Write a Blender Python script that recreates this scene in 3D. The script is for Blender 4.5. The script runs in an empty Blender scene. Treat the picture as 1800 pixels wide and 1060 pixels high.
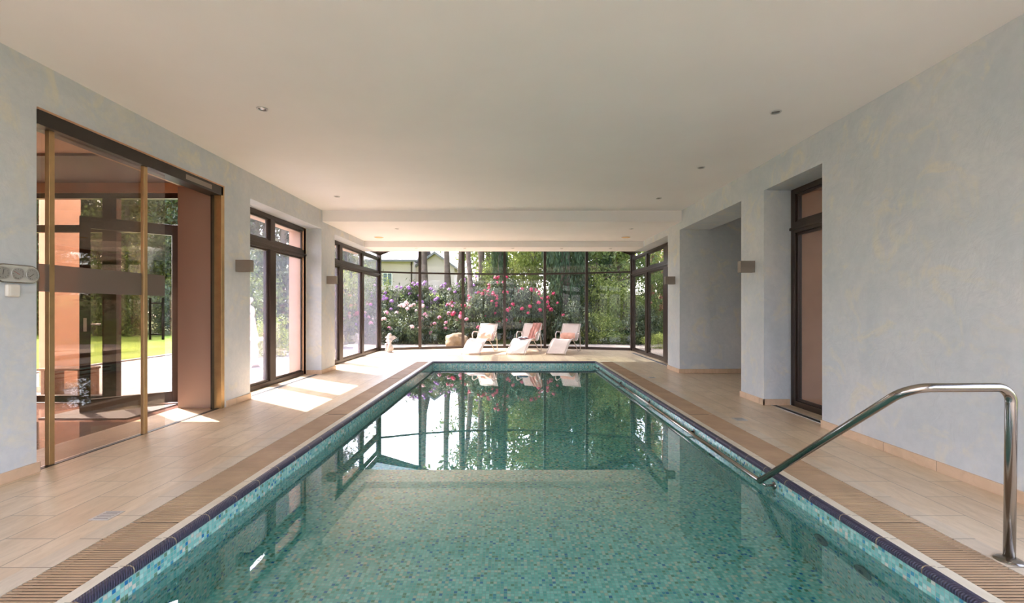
import bpy, bmesh, math, random
from mathutils import Vector, Matrix, noise
R = math.radians
PI = math.pi
random.seed(7)
scene = bpy.context.scene
COL = scene.collection

# ------------------------------------------------------------------ camera
cam_d = bpy.data.cameras.new('camera'); cam = bpy.data.objects.new('camera', cam_d); COL.objects.link(cam)
cam_d.sensor_width = 36; cam_d.sensor_fit = 'HORIZONTAL'; cam_d.lens = 16.0
cam_d.shift_x = 2/1800; cam_d.shift_y = 13/1800
cam_d.clip_start = .05; cam_d.clip_end = 500
cam.location = (0, 0, 1.25); cam.rotation_euler = (R(90), 0, 0)
scene.camera = cam

# ------------------------------------------------------------------ sky, sun, exposure
world = bpy.data.worlds.new('sky'); scene.world = world; world.use_nodes = True
wn = world.node_tree.nodes; wl = world.node_tree.links; wn.clear()
wo = wn.new('ShaderNodeOutputWorld'); bg = wn.new('ShaderNodeBackground')
sky = wn.new('ShaderNodeTexSky'); sky.sky_type = 'NISHITA'; sky.sun_disc = False
sky.sun_elevation = R(50); sky.sun_rotation = R(-55); sky.altitude = 50; sky.air_density = 1.0; sky.dust_density = 2.5
hs = wn.new('ShaderNodeHueSaturation'); hs.inputs['Saturation'].default_value = .62; hs.inputs['Value'].default_value = 1.0
wl.new(sky.outputs[0], hs.inputs['Color']); wt = wn.new('ShaderNodeMix'); wt.data_type = 'RGBA'; wt.blend_type = 'MULTIPLY'; wt.inputs[0].default_value = 1; wt.inputs[7].default_value = (1.0, .95, 1.0, 1)
wl.new(hs.outputs[0], wt.inputs[6]); wl.new(wt.outputs[2], bg.inputs[0]); bg.inputs[1].default_value = .66
wl.new(bg.outputs[0], wo.inputs[0])
sun_d = bpy.data.lights.new('sun', 'SUN'); sun_d.energy = 7.4; sun_d.angle = R(.6); sun_d.color = (1, .93, .89)
sun = bpy.data.objects.new('sun', sun_d); COL.objects.link(sun); sun.location = (-20, 14, 30)
sun.rotation_euler = Vector((1, -.71, -1.44)).to_track_quat('-Z', 'Y').to_euler()
scene.view_settings.view_transform = 'Standard'; scene.view_settings.look = 'None'
scene.view_settings.gamma = 1; scene.view_settings.use_curve_mapping = False
scene.view_settings.exposure = 1.82
cy = scene.cycles
cy.use_denoising = True; cy.max_bounces = 14; cy.diffuse_bounces = 7; cy.glossy_bounces = 6
cy.transmission_bounces = 8; cy.transparent_max_bounces = 40; cy.sample_clamp_indirect = 8
cy.caustics_reflective = False; cy.caustics_refractive = True; cy.blur_glossy = .5

# ------------------------------------------------------------------ helpers
def tag(o, label=None, cat=None, group=None, kind=None):
    if label: o['label'] = label
    if cat: o['category'] = cat
    if group: o['group'] = group
    if kind: o['kind'] = kind
    return o

def empty(name, loc=(0, 0, 0), rz=0, label=None, cat=None, group=None):
    o = bpy.data.objects.new(name, None); COL.objects.link(o)
    o.location = loc; o.rotation_euler = (0, 0, rz); o.empty_display_size = .1
    return tag(o, label, cat, group)

def copy_tree(o, parent=None):
    c = o.copy(); COL.objects.link(c)
    if parent: c.parent = parent
    for ch in list(o.children): copy_tree(ch, c)
    return c

class MB:
    def __init__(s): s.v = []; s.f = []
    def add(s, vs, fs):
        n = len(s.v); s.v += [tuple(v) for v in vs]; s.f += [tuple(i+n for i in f) for f in fs]; return s
    def box(s, x0, x1, y0, y1, z0, z1, M=None):
        vs = [Vector((x, y, z)) for z in (z0, z1) for y in (y0, y1) for x in (x0, x1)]
        if M is not None: vs = [M @ v for v in vs]
        return s.add(vs, [(0, 2, 3, 1), (4, 5, 7, 6), (0, 1, 5, 4), (2, 6, 7, 3), (0, 4, 6, 2), (1, 3, 7, 5)])
    def cbox(s, c, sz, M=None):
        return s.box(c[0]-sz[0]/2, c[0]+sz[0]/2, c[1]-sz[1]/2, c[1]+sz[1]/2, c[2]-sz[2]/2, c[2]+sz[2]/2, M)
    def prism(s, pts, z0, z1, M=None, axis='z'):
        n = len(pts)
        def mk(p, z):
            if axis == 'z': return Vector((p[0], p[1], z))
            if axis == 'y': return Vector((p[0], z, p[1]))
            return Vector((z, p[0], p[1]))
        vs = [mk(p, z0) for p in pts]+[mk(p, z1) for p in pts]
        if M is not None: vs = [M @ v for v in vs]
        return s.add(vs, [tuple(range(n))[::-1], tuple(range(n, 2*n))]+[(i, (i+1) % n, (i+1) % n+n, i+n) for i in range(n)])
    def tube(s, pts, r, n=10, cap=True):
        pts = [Vector(p) for p in pts]; k = len(pts)
        rs = r if isinstance(r, (list, tuple)) else [r]*k
        t0 = (pts[1]-pts[0]).normalized()
        u = t0.orthogonal().normalized(); rings = []
        for i, p in enumerate(pts):
            if i == 0: t = t0
            elif i == k-1: t = (pts[-1]-pts[-2]).normalized()
            else: t = ((pts[i+1]-p).normalized()+(p-pts[i-1]).normalized()).normalized()
            u = (u-t*u.dot(t)).normalized(); w = t.cross(u)
            rings.append([p+(u*math.cos(2*PI*j/n)+w*math.sin(2*PI*j/n))*rs[i] for j in range(n)])
        fs = [(i*n+j, i*n+(j+1) % n, (i+1)*n+(j+1) % n, (i+1)*n+j) for i in range(k-1) for j in range(n)]
        if cap: fs += [tuple(range(n))[::-1], tuple(range((k-1)*n, k*n))]
        return s.add([v for rg in rings for v in rg], fs)
    def lathe(s, prof, n=24, M=None):
        vs = []
        for (r, z) in prof: vs += [Vector((max(r, 1e-4)*math.cos(2*PI*j/n), max(r, 1e-4)*math.sin(2*PI*j/n), z)) for j in range(n)]
        if M is not None: vs = [M @ v for v in vs]
        k = len(prof)
        fs = [(i*n+j, i*n+(j+1) % n, (i+1)*n+(j+1) % n, (i+1)*n+j) for i in range(k-1) for j in range(n)]
        fs += [tuple(range(n))[::-1], tuple(range((k-1)*n, k*n))]
        return s.add(vs, fs)
    def ball(s, c, r, n=16, M=None):
        rr = r if isinstance(r, (tuple, list)) else (r, r, r)
        T = Matrix.Translation(c) @ (M if M is not None else Matrix()) @ Matrix.Diagonal((rr[0], rr[1], rr[2], 1))
        h = n//2
        return s.lathe([(math.sin(PI*i/h), -math.cos(PI*i/h)) for i in range(h+1)], n, T)
    def build(s, name, mat, parent=None, smooth=False, bevel=0, loc=None, fixn=True):
        me = bpy.data.meshes.new(name); me.from_pydata(s.v, [], s.f)
        if fixn:
            bm = bmesh.new(); bm.from_mesh(me); bmesh.ops.recalc_face_normals(bm, faces=bm.faces); bm.to_mesh(me); bm.free()
        if mat: me.materials.append(mat)
        if smooth:
            me.polygons.foreach_set('use_smooth', [True]*len(me.polygons))
        o = bpy.data.objects.new(name, me); COL.objects.link(o)
        if parent: o.parent = parent
        if loc: o.location = loc
        if bevel:
            b = o.modifiers.new('bevel', 'BEVEL'); b.width = bevel; b.segments = 2; b.limit_method = 'ANGLE'
        if smooth == 'auto' or bevel:
            me.polygons.foreach_set('use_smooth', [True]*len(me.polygons))
            o.modifiers.new('wn', 'WEIGHTED_NORMAL')
            try: me.set_sharp_from_angle(angle=R(35))
            except Exception: pass
        return o

def rounded(pts, r, seg=8):
    P = [Vector(p) for p in pts]; out = [P[0]]
    rr = r if isinstance(r, (list, tuple)) else [r]*(len(P)-2)
    for i in range(1, len(P)-1):
        a = (P[i-1]-P[i]).normalized(); b = (P[i+1]-P[i]).normalized(); q = rr[i-1]
        th = a.angle(b); d = q/math.tan(th/2); s = P[i]+a*d; e = P[i]+b*d
        c = P[i]+(a+b).normalized()*(q/math.sin(th/2))
        vs = s-c; ve = e-c; ang = vs.angle(ve)
        for k in range(seg+1):
            t = k/seg
            out.append(c+(vs*math.sin((1-t)*ang)+ve*math.sin(t*ang))/math.sin(ang))
    out.append(P[-1]); return out

def struct(mb, name, mat, **k):
    o = mb.build(name, mat, **k); o['kind'] = 'structure'; return o

# ------------------------------------------------------------------ materials
class NT:
    def __init__(s, name):
        s.m = bpy.data.materials.new(name); s.m.use_nodes = True; s.n = s.m.node_tree.nodes; s.l = s.m.node_tree.links
        s.n.clear(); s.out = s.n.new('ShaderNodeOutputMaterial')
    def node(s, t, **k):
        n = s.n.new(t)
        for a, b in k.items(): setattr(n, a, b)
        return n
    def set(s, sock, v):
        if isinstance(v, bpy.types.NodeSocket): s.l.new(v, sock)
        else:
            if isinstance(v, tuple) and len(v) == 3 and sock.type == 'RGBA': v = v+(1,)
            sock.default_value = v
    def math(s, op, a, b=0.0, c=0.0, clamp=False):
        n = s.node('ShaderNodeMath', operation=op, use_clamp=clamp)
        s.set(n.inputs[0], a); s.set(n.inputs[1], b); s.set(n.inputs[2], c); return n.outputs[0]
    def coord(s, which='Object'): return s.node('ShaderNodeTexCoord').outputs[which]
    def noise(s, vec=None, scale=5, detail=4, rough=.55, dist=0.0):
        n = s.node('ShaderNodeTexNoise'); n.inputs['Scale'].default_value = scale; n.inputs['Detail'].default_value = detail
        n.inputs['Roughness'].default_value = rough; n.inputs['Distortion'].default_value = dist
        if vec is not None: s.l.new(vec, n.inputs['Vector'])
        return n.outputs[0]
    def ramp(s, fac, stops, interp='LINEAR'):
        n = s.node('ShaderNodeValToRGB'); s.set(n.inputs[0], fac); cr = n.color_ramp; cr.interpolation = interp
        while len(cr.elements) < len(stops): cr.elements.new(.5)
        for e, (p, c) in zip(cr.elements, stops):
            e.position = p; e.color = (c if isinstance(c, tuple) else (c, c, c))+(1,)
        return n.outputs[0]
    def mix(s, f, a, b, blend='MIX'):
        n = s.node('ShaderNodeMix', data_type='RGBA', blend_type=blend)
        s.set(n.inputs[0], f); s.set(n.inputs[6], a); s.set(n.inputs[7], b); return n.outputs[2]
    def bump(s, h, strength=.2, dist=.01, normal=None):
        n = s.node('ShaderNodeBump'); n.inputs['Strength'].default_value = strength; n.inputs['Distance'].default_value = dist
        s.set(n.inputs['Height'], h)
        if normal is not None: s.l.new(normal, n.inputs['Normal'])
        return n.outputs[0]
    def pbr(s, col, rough=.5, metal=0.0, spec=.5, normal=None, **k):
        p = s.node('ShaderNodeBsdfPrincipled'); s.set(p.inputs['Base Color'], col); s.set(p.inputs['Roughness'], rough)
        s.set(p.inputs['Metallic'], metal); s.set(p.inputs['Specular IOR Level'], spec)
        if normal is not None: s.l.new(normal, p.inputs['Normal'])
        for a, b in k.items(): s.set(p.inputs[a], b)
        return p.outputs[0]
    def mixs(s, f, a, b):
        n = s.node('ShaderNodeMixShader'); s.set(n.inputs[0], f); s.l.new(a, n.inputs[1]); s.l.new(b, n.inputs[2]); return n.outputs[0]
    def done(s, sh): s.l.new(sh, s.out.inputs[0]); return s.m

def simple(name, col, rough=.5, metal=0.0, var=.12, scale=8, bump=0.0, bscale=60, spec=.5):
    t = NT(name); c = t.coord()
    n = t.noise(c, scale, 3)
    dark = tuple(max(0, x*(1-var)) for x in col); lite = tuple(min(1, x*(1+var)) for x in col)
    cc = t.ramp(n, [(.3, dark), (.7, lite)])
    nm = t.bump(t.noise(c, bscale, 3), bump, .004) if bump else None
    return t.done(t.pbr(cc, rough, metal, spec, nm))

def glass_mat(name, tint=(1, 1, 1), f0=.04, rough=0.0, extra=0.0, body=(.5, .4, .3)):
    t = NT(name); g = t.node('ShaderNodeNewGeometry')
    d = t.node('ShaderNodeVectorMath', operation='DOT_PRODUCT'); t.l.new(g.outputs['Normal'], d.inputs[0]); t.l.new(g.outputs['Incoming'], d.inputs[1])
    a = t.math('ABSOLUTE', d.outputs['Value']); p = t.math('POWER', t.math('SUBTRACT', 1.0, a, clamp=True), 5.0)
    F = t.math('MULTIPLY_ADD', p, 1-f0, f0, clamp=True)
    tr = t.node('ShaderNodeBsdfTransparent'); t.set(tr.inputs[0], tint)
    gl = t.node('ShaderNodeBsdfGlossy'); gl.inputs['Roughness'].default_value = rough
    base = tr.outputs[0]
    if extra:
        df = t.node('ShaderNodeBsdfDiffuse'); t.set(df.inputs[0], body); base = t.mixs(extra, base, df.outputs[0])
    return t.done(t.mixs(F, base, gl.outputs[0]))

def mk_stucco(name, a, b, c3):
    t = NT(name); c = t.coord()
    n1 = t.noise(c, 1.3, 5, .62, .6); n2 = t.noise(c, 3.1, 6, .6, 1.0); n3 = t.noise(c, 14, 5, .65, .4)
    col = t.ramp(n1, [(.3, a), (.7, b)])
    col = t.mix(t.ramp(n2, [(.53, 0.0), (.68, .75)]), col, c3)
    col = t.mix(t.ramp(n3, [(.35, .25), (.6, 0.0)]), col, tuple(x*.86 for x in a))
    bp = t.bump(t.noise(c, 5, 6, .6, 1.2), .22, .03, t.bump(n3, .1, .01))
    return t.done(t.pbr(col, .42, spec=.35, normal=bp))

M = {}
M['stucco'] = mk_stucco('blue_limewash', (.54, .59, .64), (.69, .70, .72), (.73, .70, .61))
M['ceiling'] = simple('ceiling_white', (.87, .84, .835), .8, var=.02, scale=1.2)
M['white'] = simple('white_paint', (.83, .82, .80), .6, var=.02)
M['terra'] = simple('terracotta_plaster', (.73, .435, .27), .55, var=.09, scale=3, bump=.15, bscale=120)
M['jamb'] = simple('satin_brown_panel', (.37, .245, .195), .32, var=.04, scale=1)
M['frame'] = simple('bronze_frame', (.045, .028, .020), .34, .25, var=.2, scale=4)
M['frame_black'] = simple('dark_track', (.035, .028, .022), .4, .2)
M['gold'] = simple('brass_profile', (.50, .33, .16), .34, .75, var=.1)
M['copper'] = simple('copper_trim', (.62, .36, .23), .4, .5)
M['alu'] = simple('aluminium', (.62, .61, .60), .35, .9, var=.05)
M['steel'] = simple('polished_steel', (.36, .325, .29), .17, 1.0, var=.05)
M['lampbox'] = simple('bronze_lamp', (.27, .225, .19), .42, .35, var=.05)
M['glass_veil'] = glass_mat('veiled_window_glass', (.93, .94, .94), .05, 0.0, .17, (.72, .74, .95))  # pale blue diffuse share imitates the glare veil on the left panes
M['glass'] = glass_mat('window_glass', (.90, .905, .90), .045)
M['glass_bay'] = glass_mat('bay_glass', (.90, .90, .90), .018)
M['glass_tint'] = glass_mat('bronze_door_glass', (.88, .83, .78), .06)
M['frost'] = glass_mat('frosted_strip', (.55, .48, .42), .03, .4, .55, (.27, .215, .18))
M['roofglass'] = glass_mat('roof_glass', (.36, .38, .37), .06)
M['cream_house'] = simple('cream_render', (.60, .50, .45), .8, var=.05, scale=1)
M['roof_tile'] = simple('grey_roof', (.21, .20, .205), .8, var=.2, scale=6)
M['plastic_white'] = simple('white_plastic', (.74, .70, .64), .4, var=.03)
M['sling'] = simple('sling_fabric', (.66, .55, .49), .75, var=.05, scale=40, bump=.2, bscale=220)
M['sling_tube'] = simple('white_tube', (.60, .52, .46), .35, .2, var=.03)
M['cushion'] = simple('salmon_cushion', (.78, .42, .31), .8, var=.1, scale=20, bump=.2)
M['towel'] = simple('rose_towel', (.56, .27, .22), .95, var=.14, scale=18, bump=.5, bscale=160)
M['statue'] = simple('white_stone', (.62, .56, .54), .7, var=.08, scale=10, bump=.2)
M['paper'] = simple('paper', (.80, .80, .80), .7, var=.03)
M['bookblue'] = simple('book_blue', (.06, .13, .33), .5)
M['boulder'] = simple('sandstone', (.24, .165, .09), .9, var=.3, scale=5, bump=.6, bscale=14)
M['bench'] = simple('weathered_wood', (.30, .18, .11), .7, var=.2, scale=12)
M['drainhole'] = simple('drain_black', (.02, .02, .02), .6)
M['slot'] = simple('slot_grey', (.33, .32, .31), .5, .5)
M['disc_tan'] = simple('tan_disc', (.78, .52, .25), .5, var=.04)
M['lens'] = simple('spot_lens', (.45, .43, .40), .2, .6)
M['dial'] = simple('dial_face', (.62, .62, .58), .3, .3, var=.05)
M['ink'] = simple('dial_ink', (.05, .045, .04), .5)
M['red'] = simple('needle_red', (.5, .03, .03), .4)
M['mat'] = simple('door_mat', (.20, .19, .20), .95, var=.25, scale=60, bump=.6, bscale=200)

# floor tiles (running bond, long side along the pool)
def mk_tiles(name, cA, cB, mort, bw, rh, rough, swap=True, off=.5, spec=.5, ms=.0035):
    t = NT(name); c = t.coord(); sx = t.node('ShaderNodeSeparateXYZ'); t.l.new(c, sx.inputs[0])
    cb = t.node('ShaderNodeCombineXYZ')
    t.l.new(sx.outputs[1 if swap else 0], cb.inputs[0]); t.l.new(sx.outputs[0 if swap else 1], cb.inputs[1])
    br = t.node('ShaderNodeTexBrick'); br.offset = off; br.offset_frequency = 2; br.squash = 1
    t.l.new(cb.outputs[0], br.inputs['Vector'])
    for k, v in (('Scale', 1.0), ('Mortar Size', ms), ('Mortar Smooth', .1), ('Bias', 0.0), ('Brick Width', bw), ('Row Height', rh)): br.inputs[k].default_value = v
    t.set(br.inputs['Color1'], (0, 0, 0)); t.set(br.inputs['Color2'], (1, 1, 1)); t.set(br.inputs['Mortar'], (.5, .5, .5))
    mp = t.node('ShaderNodeMapping'); mp.inputs['Scale'].default_value = (3.2, .9, 1) if swap else (1, 1, 1); t.l.new(c, mp.inputs[0])
    n1 = t.noise(mp.outputs[0], 1.6, 6, .6, 1.2); n2 = t.noise(mp.outputs[0], 9, 5, .6, .8)
    col = t.ramp(n1, [(.3, cA), (.7, cB)])
    col = t.mix(.14, col, br.outputs['Color'], 'SOFT_LIGHT')
    col = t.mix(t.ramp(n2, [(.35, .35), (.55, 0.0)]), col, tuple(x*.82 for x in cA))
    col = t.mix(br.outputs['Fac'], col, mort)
    bp = t.bump(t.math('SUBTRACT', 1.0, br.outputs['Fac']), .3, .002, t.bump(n2, .05, .003))
    return t.done(t.pbr(col, rough, spec=spec, normal=bp))
M['floor'] = mk_tiles('beige_stone_tiles', (.60, .45, .29), (.74, .585, .415), (.38, .29, .20), .55, .275, .33)
M['border'] = mk_tiles('beige_border_tiles', (.60, .485, .35), (.69, .575, .44), (.34, .26, .18), .275, 4.0, .35, off=0)
M['skirt'] = mk_tiles('stone_skirting', (.60, .42, .28), (.72, .53, .38), (.38, .27, .19), .5, 3.0, .4, off=0)
M['coping'] = mk_tiles('cream_coping', (.70, .615, .47), (.76, .68, .54), (.36, .30, .22), .275, 5.0, .4, off=0)
M['redfloor'] = mk_tiles('dark_red_tiles', (.20, .115, .095), (.27, .155, .125), (.10, .06, .05), .4, .4, .08, swap=False, off=0, ms=.005)
M['terrace'] = mk_tiles('terrace_slabs', (.24, .22, .225), (.31, .285, .29), (.28, .25, .22), .6, .4, .7, swap=False, ms=.008)

def mk_nosing():
    t = NT('dark_blue_nosing'); c = t.coord(); sx = t.node('ShaderNodeSeparateXYZ'); t.l.new(c, sx.inputs[0])
    w = t.math('SINE', t.math('MULTIPLY', t.math('ADD', sx.outputs[0], sx.outputs[1]), 2*PI/.0135))
    bp = t.bump(w, .6, .003)
    fr = t.math('FRACT', t.math('DIVIDE', sx.outputs[1], .275)); ed = t.math('LESS_THAN', fr, .022)
    col = t.mix(ed, (.045, .04, .075), (.42, .33, .2))
    return t.done(t.pbr(col, .35, normal=bp))
M['nosing'] = mk_nosing()

def mk_mosaic():
    t = NT('glass_mosaic'); c = t.coord(); p = .0225
    dv = t.node('ShaderNodeVectorMath', operation='DIVIDE'); t.l.new(c, dv.inputs[0]); dv.inputs[1].default_value = (p, p, p)
    fl = t.node('ShaderNodeVectorMath', operation='FLOOR'); t.l.new(dv.outputs[0], fl.inputs[0])
    fr = t.node('ShaderNodeVectorMath', operation='FRACTION'); t.l.new(dv.outputs[0], fr.inputs[0])
    wnz = t.node('ShaderNodeTexWhiteNoise', noise_dimensions='3D'); t.l.new(fl.outputs[0], wnz.inputs[0])
    col = t.ramp(wnz.outputs['Value'], [(0, (.18, .50, .46)), (.2, (.26, .59, .54)), (.42, (.36, .68, .61)), (.60, (.48, .74, .67)), (.74, (.20, .44, .36)),
        (.79, (.08, .34, .47)), (.83, (.16, .30, .19)), (.88, (.66, .62, .50)), (.93, (.03, .20, .44)), (.96, (.74, .70, .60))], 'CONSTANT')
    g = t.node('ShaderNodeNewGeometry'); na = t.node('ShaderNodeVectorMath', operation='ABSOLUTE'); t.l.new(g.outputs['True Normal'], na.inputs[0])
    sn = t.node('ShaderNodeSeparateXYZ'); t.l.new(na.outputs[0], sn.inputs[0]); sf = t.node('ShaderNodeSeparateXYZ'); t.l.new(fr.outputs[0], sf.inputs[0])
    m = None
    for i in range(3):
        e = t.math('GREATER_THAN', t.math('ABSOLUTE', t.math('SUBTRACT', sf.outputs[i], .5)), .435)
        e = t.math('MULTIPLY', e, t.math('LESS_THAN', sn.outputs[i], .5))
        m = e if m is None else t.math('MAXIMUM', m, e)
    col = t.mix(m, col, (.36, .47, .43))
    bp = t.bump(t.math('SUBTRACT', 1.0, m), .3, .001)
    return t.done(t.pbr(col, t.math('MULTIPLY_ADD', m, .5, .15), normal=bp))
M['mosaic'] = mk_mosaic()

def mk_water():
    t = NT('pool_water'); c = t.coord()
    n = t.noise(c, 1.1, 2, .4)
    bp = t.bump(n, .02, .012)
    p = t.node('ShaderNodeBsdfGlass'); p.inputs['IOR'].default_value = 1.33; p.inputs['Roughness'].default_value = 0
    t.set(p.inputs['Color'], (.97, 1, 1)); t.l.new(bp, p.inputs['Normal'])
    va = t.node('ShaderNodeVolumeAbsorption'); t.set(va.inputs['Color'], (.14, .86, .72)); va.inputs['Density'].default_value = .32
    t.l.new(va.outputs[0], t.out.inputs['Volume'])
    g = t.node('ShaderNodeNewGeometry'); d = t.node('ShaderNodeVectorMath', operation='DOT_PRODUCT'); t.l.new(g.outputs['Normal'], d.inputs[0]); t.l.new(g.outputs['Incoming'], d.inputs[1])
    a = t.math('POWER', t.math('SUBTRACT', 1.0, t.math('ABSOLUTE', d.outputs['Value']), clamp=True), 3.0)
    gl = t.node('ShaderNodeBsdfGlossy'); gl.inputs['Roughness'].default_value = 0; t.l.new(bp, gl.inputs['Normal'])
    return t.done(t.mixs(t.math('MULTIPLY', a, .8, clamp=True), p.outputs[0], gl.outputs[0]))
M['water'] = mk_water()

def mk_leaf(name, a, b, c3, trans=.35, rough=.45):
    t = NT(name); c = t.coord()
    gi = t.node('ShaderNodeNewGeometry'); rnd = gi.outputs['Random Per Island']
    col = t.ramp(rnd, [(0, a), (.6, b), (1, c3)])
    p = t.pbr(col, rough, spec=.22); tl = t.node('ShaderNodeBsdfTranslucent')
    t.l.new(t.mix(.5, col, (.38, .42, .12)), tl.inputs[0])
    return t.done(t.mixs(trans, p, tl.outputs[0]))
M['leaf_dark'] = mk_leaf('rhododendron_leaf', (.014, .026, .012), (.03, .05, .02), (.11, .14, .06), .14)
M['leaf_mid'] = mk_leaf('green_leaf', (.035, .065, .016), (.085, .13, .03), (.22, .27, .07), .32)
M['leaf_lite'] = mk_leaf('bright_leaf', (.09, .13, .025), (.20, .25, .05), (.40, .44, .12), .42)
M['leaf_ivy'] = mk_leaf('ivy_leaf', (.018, .04, .018), (.035, .07, .028), (.07, .11, .05), .15)
M['leaf_pine'] = mk_leaf('pine_needles', (.03, .055, .025), (.055, .09, .04), (.09, .13, .06), .25)
M['bark'] = simple('grey_bark', (.13, .095, .07), .9, var=.35, scale=6, bump=.8, bscale=18)
M['bark_pine'] = simple('pine_bark', (.32, .17, .11), .9, var=.3, scale=5, bump=.8, bscale=14)
M['stone_path'] = simple('pale_path', (.30, .245, .19), .9, var=.15, scale=10, bump=.3)
FL = {'purple': simple('purple_petals', (.36, .14, .38), .6), 'pink': simple('pink_petals', (.62, .25, .33), .6),
      'blush': simple('blush_petals', (.66, .45, .42), .6), 'crimson': simple('crimson_petals', (.50, .03, .09), .55)}
for k in FL: pass

def mk_lawn():
    t = NT('lawn'); c = t.coord(); n1 = t.noise(c, .5, 4); n2 = t.noise(c, 30, 4, .7)
    col = t.ramp(n1, [(.35, (.13, .20, .03)), (.65, (.24, .33, .05))])
    col = t.mix(t.ramp(n2, [(.4, .5), (.6, 0.0)]), col, (.07, .12, .02))
    return t.done(t.pbr(col, .9, spec=.1, normal=t.bump(n2, .8, .03)))
M['lawn'] = mk_lawn()
def mk_soil():
    t = NT('garden_soil'); c = t.coord(); n1 = t.noise(c, 1.2, 5); n2 = t.noise(c, 22, 4, .7)
    col = t.ramp(n1, [(.35, (.07, .055, .03)), (.55, (.10, .13, .035)), (.75, (.16, .19, .05))])
    return t.done(t.pbr(col, .95, spec=.1, normal=t.bump(n2, .8, .04)))
M['soil'] = mk_soil()

# ------------------------------------------------------------------ key dimensions
XL, XR = -3.633, 3.29          # inner wall faces
WL, WR = -3.93, 3.64           # window planes
OL, OR = -4.20, 4.08           # outer faces
HEAD, CEIL, CEIL2 = 2.79, 3.145, 2.933
PL, PR, PY0, PY1 = -1.835, 2.015, .9, 10.77   # pool walls
ZW = -.13
YB = -5.5                      # wall behind the camera
GZ = -.06                      # ground outside

# ------------------------------------------------------------------ room shell
def floor_pieces():
    m = MB()
    m.box(OL, -2.345, YB, 10.9, -.3, 0)                   # left deck
    m.box(2.525, 3.95, YB, 10.9, -.3, 0)                  # right deck
    m.box(3.95, 5.8, 6.12, 9.2, -.3, 0)                   # side passage
    m.box(-2.345, 2.525, YB, .6, -.3, 0)                  # behind the camera
    m.prism([(-4.2, 10.9), (3.95, 10.9), (3.95, 13.75), (2.34, 14.45), (1.08, 14.75), (-.2, 14.85), (-1.5, 14.75), (-2.8, 14.4), (-4.2, 13.75)], -.3, 0)
    return m
struct(floor_pieces(), 'floor', M['floor'])
b = MB(); b.box(-2.345, -2.222, .6, 10.9, -.3, 0); b.box(2.405, 2.525, .6, 10.9, -.3, 0)
struct(b, 'floor_border', M['border'])
b = MB()                                                   # gutter under the grates
b.box(-2.222, -1.94, .6, 10.9, -.3, -.07); b.box(2.10, 2.405, .6, 10.9, -.3, -.07)
struct(b, 'overflow_gutter', M['drainhole'])
b = MB()                                                   # cream coping with a raised lip
def cop(m, s, x_out, x_in):
    lip = x_in+(x_out-x_in)*.38
    m.prism([(x_out, -.3), (x_out, 0.0), (lip, 0.0), (lip-(x_out-x_in)*.08, .006), (x_in, .006), (x_in, -.3)], .6, 10.83, axis='y')
cop(b, -1, -1.942, -1.868); cop(b, 1, 2.105, 2.03)
b.box(-2.222, -1.942, 10.79, 10.9, -.3, 0); b.box(2.105, 2.405, 10.79, 10.9, -.3, 0)
b.box(-1.942, 2.105, 10.83, 10.9, -.3, .0)
struct(b, 'trim_1', M['coping'])
b = MB()
def nose(m, xa, xb):   # rounded dark edge
    s = 1 if xb > xa else -1; w = abs(xb-xa)
    pts = [(xa, -.035), (xa, .006), (xa+s*w*.5, .008), (xa+s*w*.85, .001), (xb, -.012), (xb, -.03), (xb-s*.008, -.037)]
    m.prism(pts, .82, 10.80, axis='y')
nose(b, -1.868, -1.822); nose(b, 2.03, 1.988)
b.prism([(10.84, -.035), (10.84, .006), (10.80, .007), (10.765, -.008), (10.76, -.03), (10.768, -.037)], -1.86, 2.02, axis='x')
struct(b, 'trim_2', M['nosing'], smooth=False)
b = MB()                                                   # pool basin: walls and bottom as slabs
PB = -.92
b.box(PL-.03, PL, PY0-.1, PY1+.05, PB, -.03); b.box(PR, PR+.03, PY0-.1, PY1+.05, PB, -.03)
b.box(PL, PR, PY1, PY1+.05, PB, -.03); b.box(PL, PR, PY0-.1, PY0, PB, -.03)
b.box(PL-.03, PR+.03, PY0-.1, PY1+.05, PB-.08, PB)
b.box(-1.94, 2.10, .6, .8, -.3, 0)
struct(b, 'pool_basin', M['mosaic'])
b = MB(); b.box(PL-.01, PR+.01, PY0-.01, PY1+.01, PB-.02, ZW)
w = b.build('pool_water', M['water']); tag(w, 'still teal water filling the long mosaic swimming pool', 'water', kind='stuff')

# walls: near left, pier, pier, header etc.
def wall(name, boxes, mat='stucco'):
    m = MB()
    for bx in boxes: m.box(*bx)
    return struct(m, name, M[mat])
W1 = XL-.36                                                # inner leaf depth
wall('wall_left', [(-3.9, XL, 2.3, 3.486, -.02, CEIL), (-3.9, XL, YB, 2.3, HEAD, CEIL), (-3.9, XL, -1.9, -1.5, -.02, HEAD), (-3.9, XL, 5.76, 6.34, -.02, HEAD), (WL, XL, 8.73, 9.39, -.02, HEAD),
                   (-4.0, XL, 3.486, 11.31, HEAD, CEIL+.1), (-4.0, XL, 11.31, 12.2, HEAD, CEIL+.1)])
wall('wall_right', [(XR, 3.9, 2.3, 4.81, -.02, HEAD), (XR, 3.9, YB, 2.3, HEAD, CEIL), (XR, 3.9, -1.9, -1.5, -.02, HEAD), (XR, 3.64, 5.915, 6.12, -.02, HEAD), (XR, 3.876, 6.12, 6.5, -.02, HEAD), (XR, 3.876, 8.87, 9.54, -.02, HEAD),
                    (XR, 3.876, 2.3, 12.2, HEAD, CEIL+.1), (3.876, 5.8, 8.9, 9.1, -.02, 3.4), (3.876, 5.8, 6.1, 6.25, -.02, 3.4), (5.7, 5.85, 6.1, 9.1, -.02, 3.4)])
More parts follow.
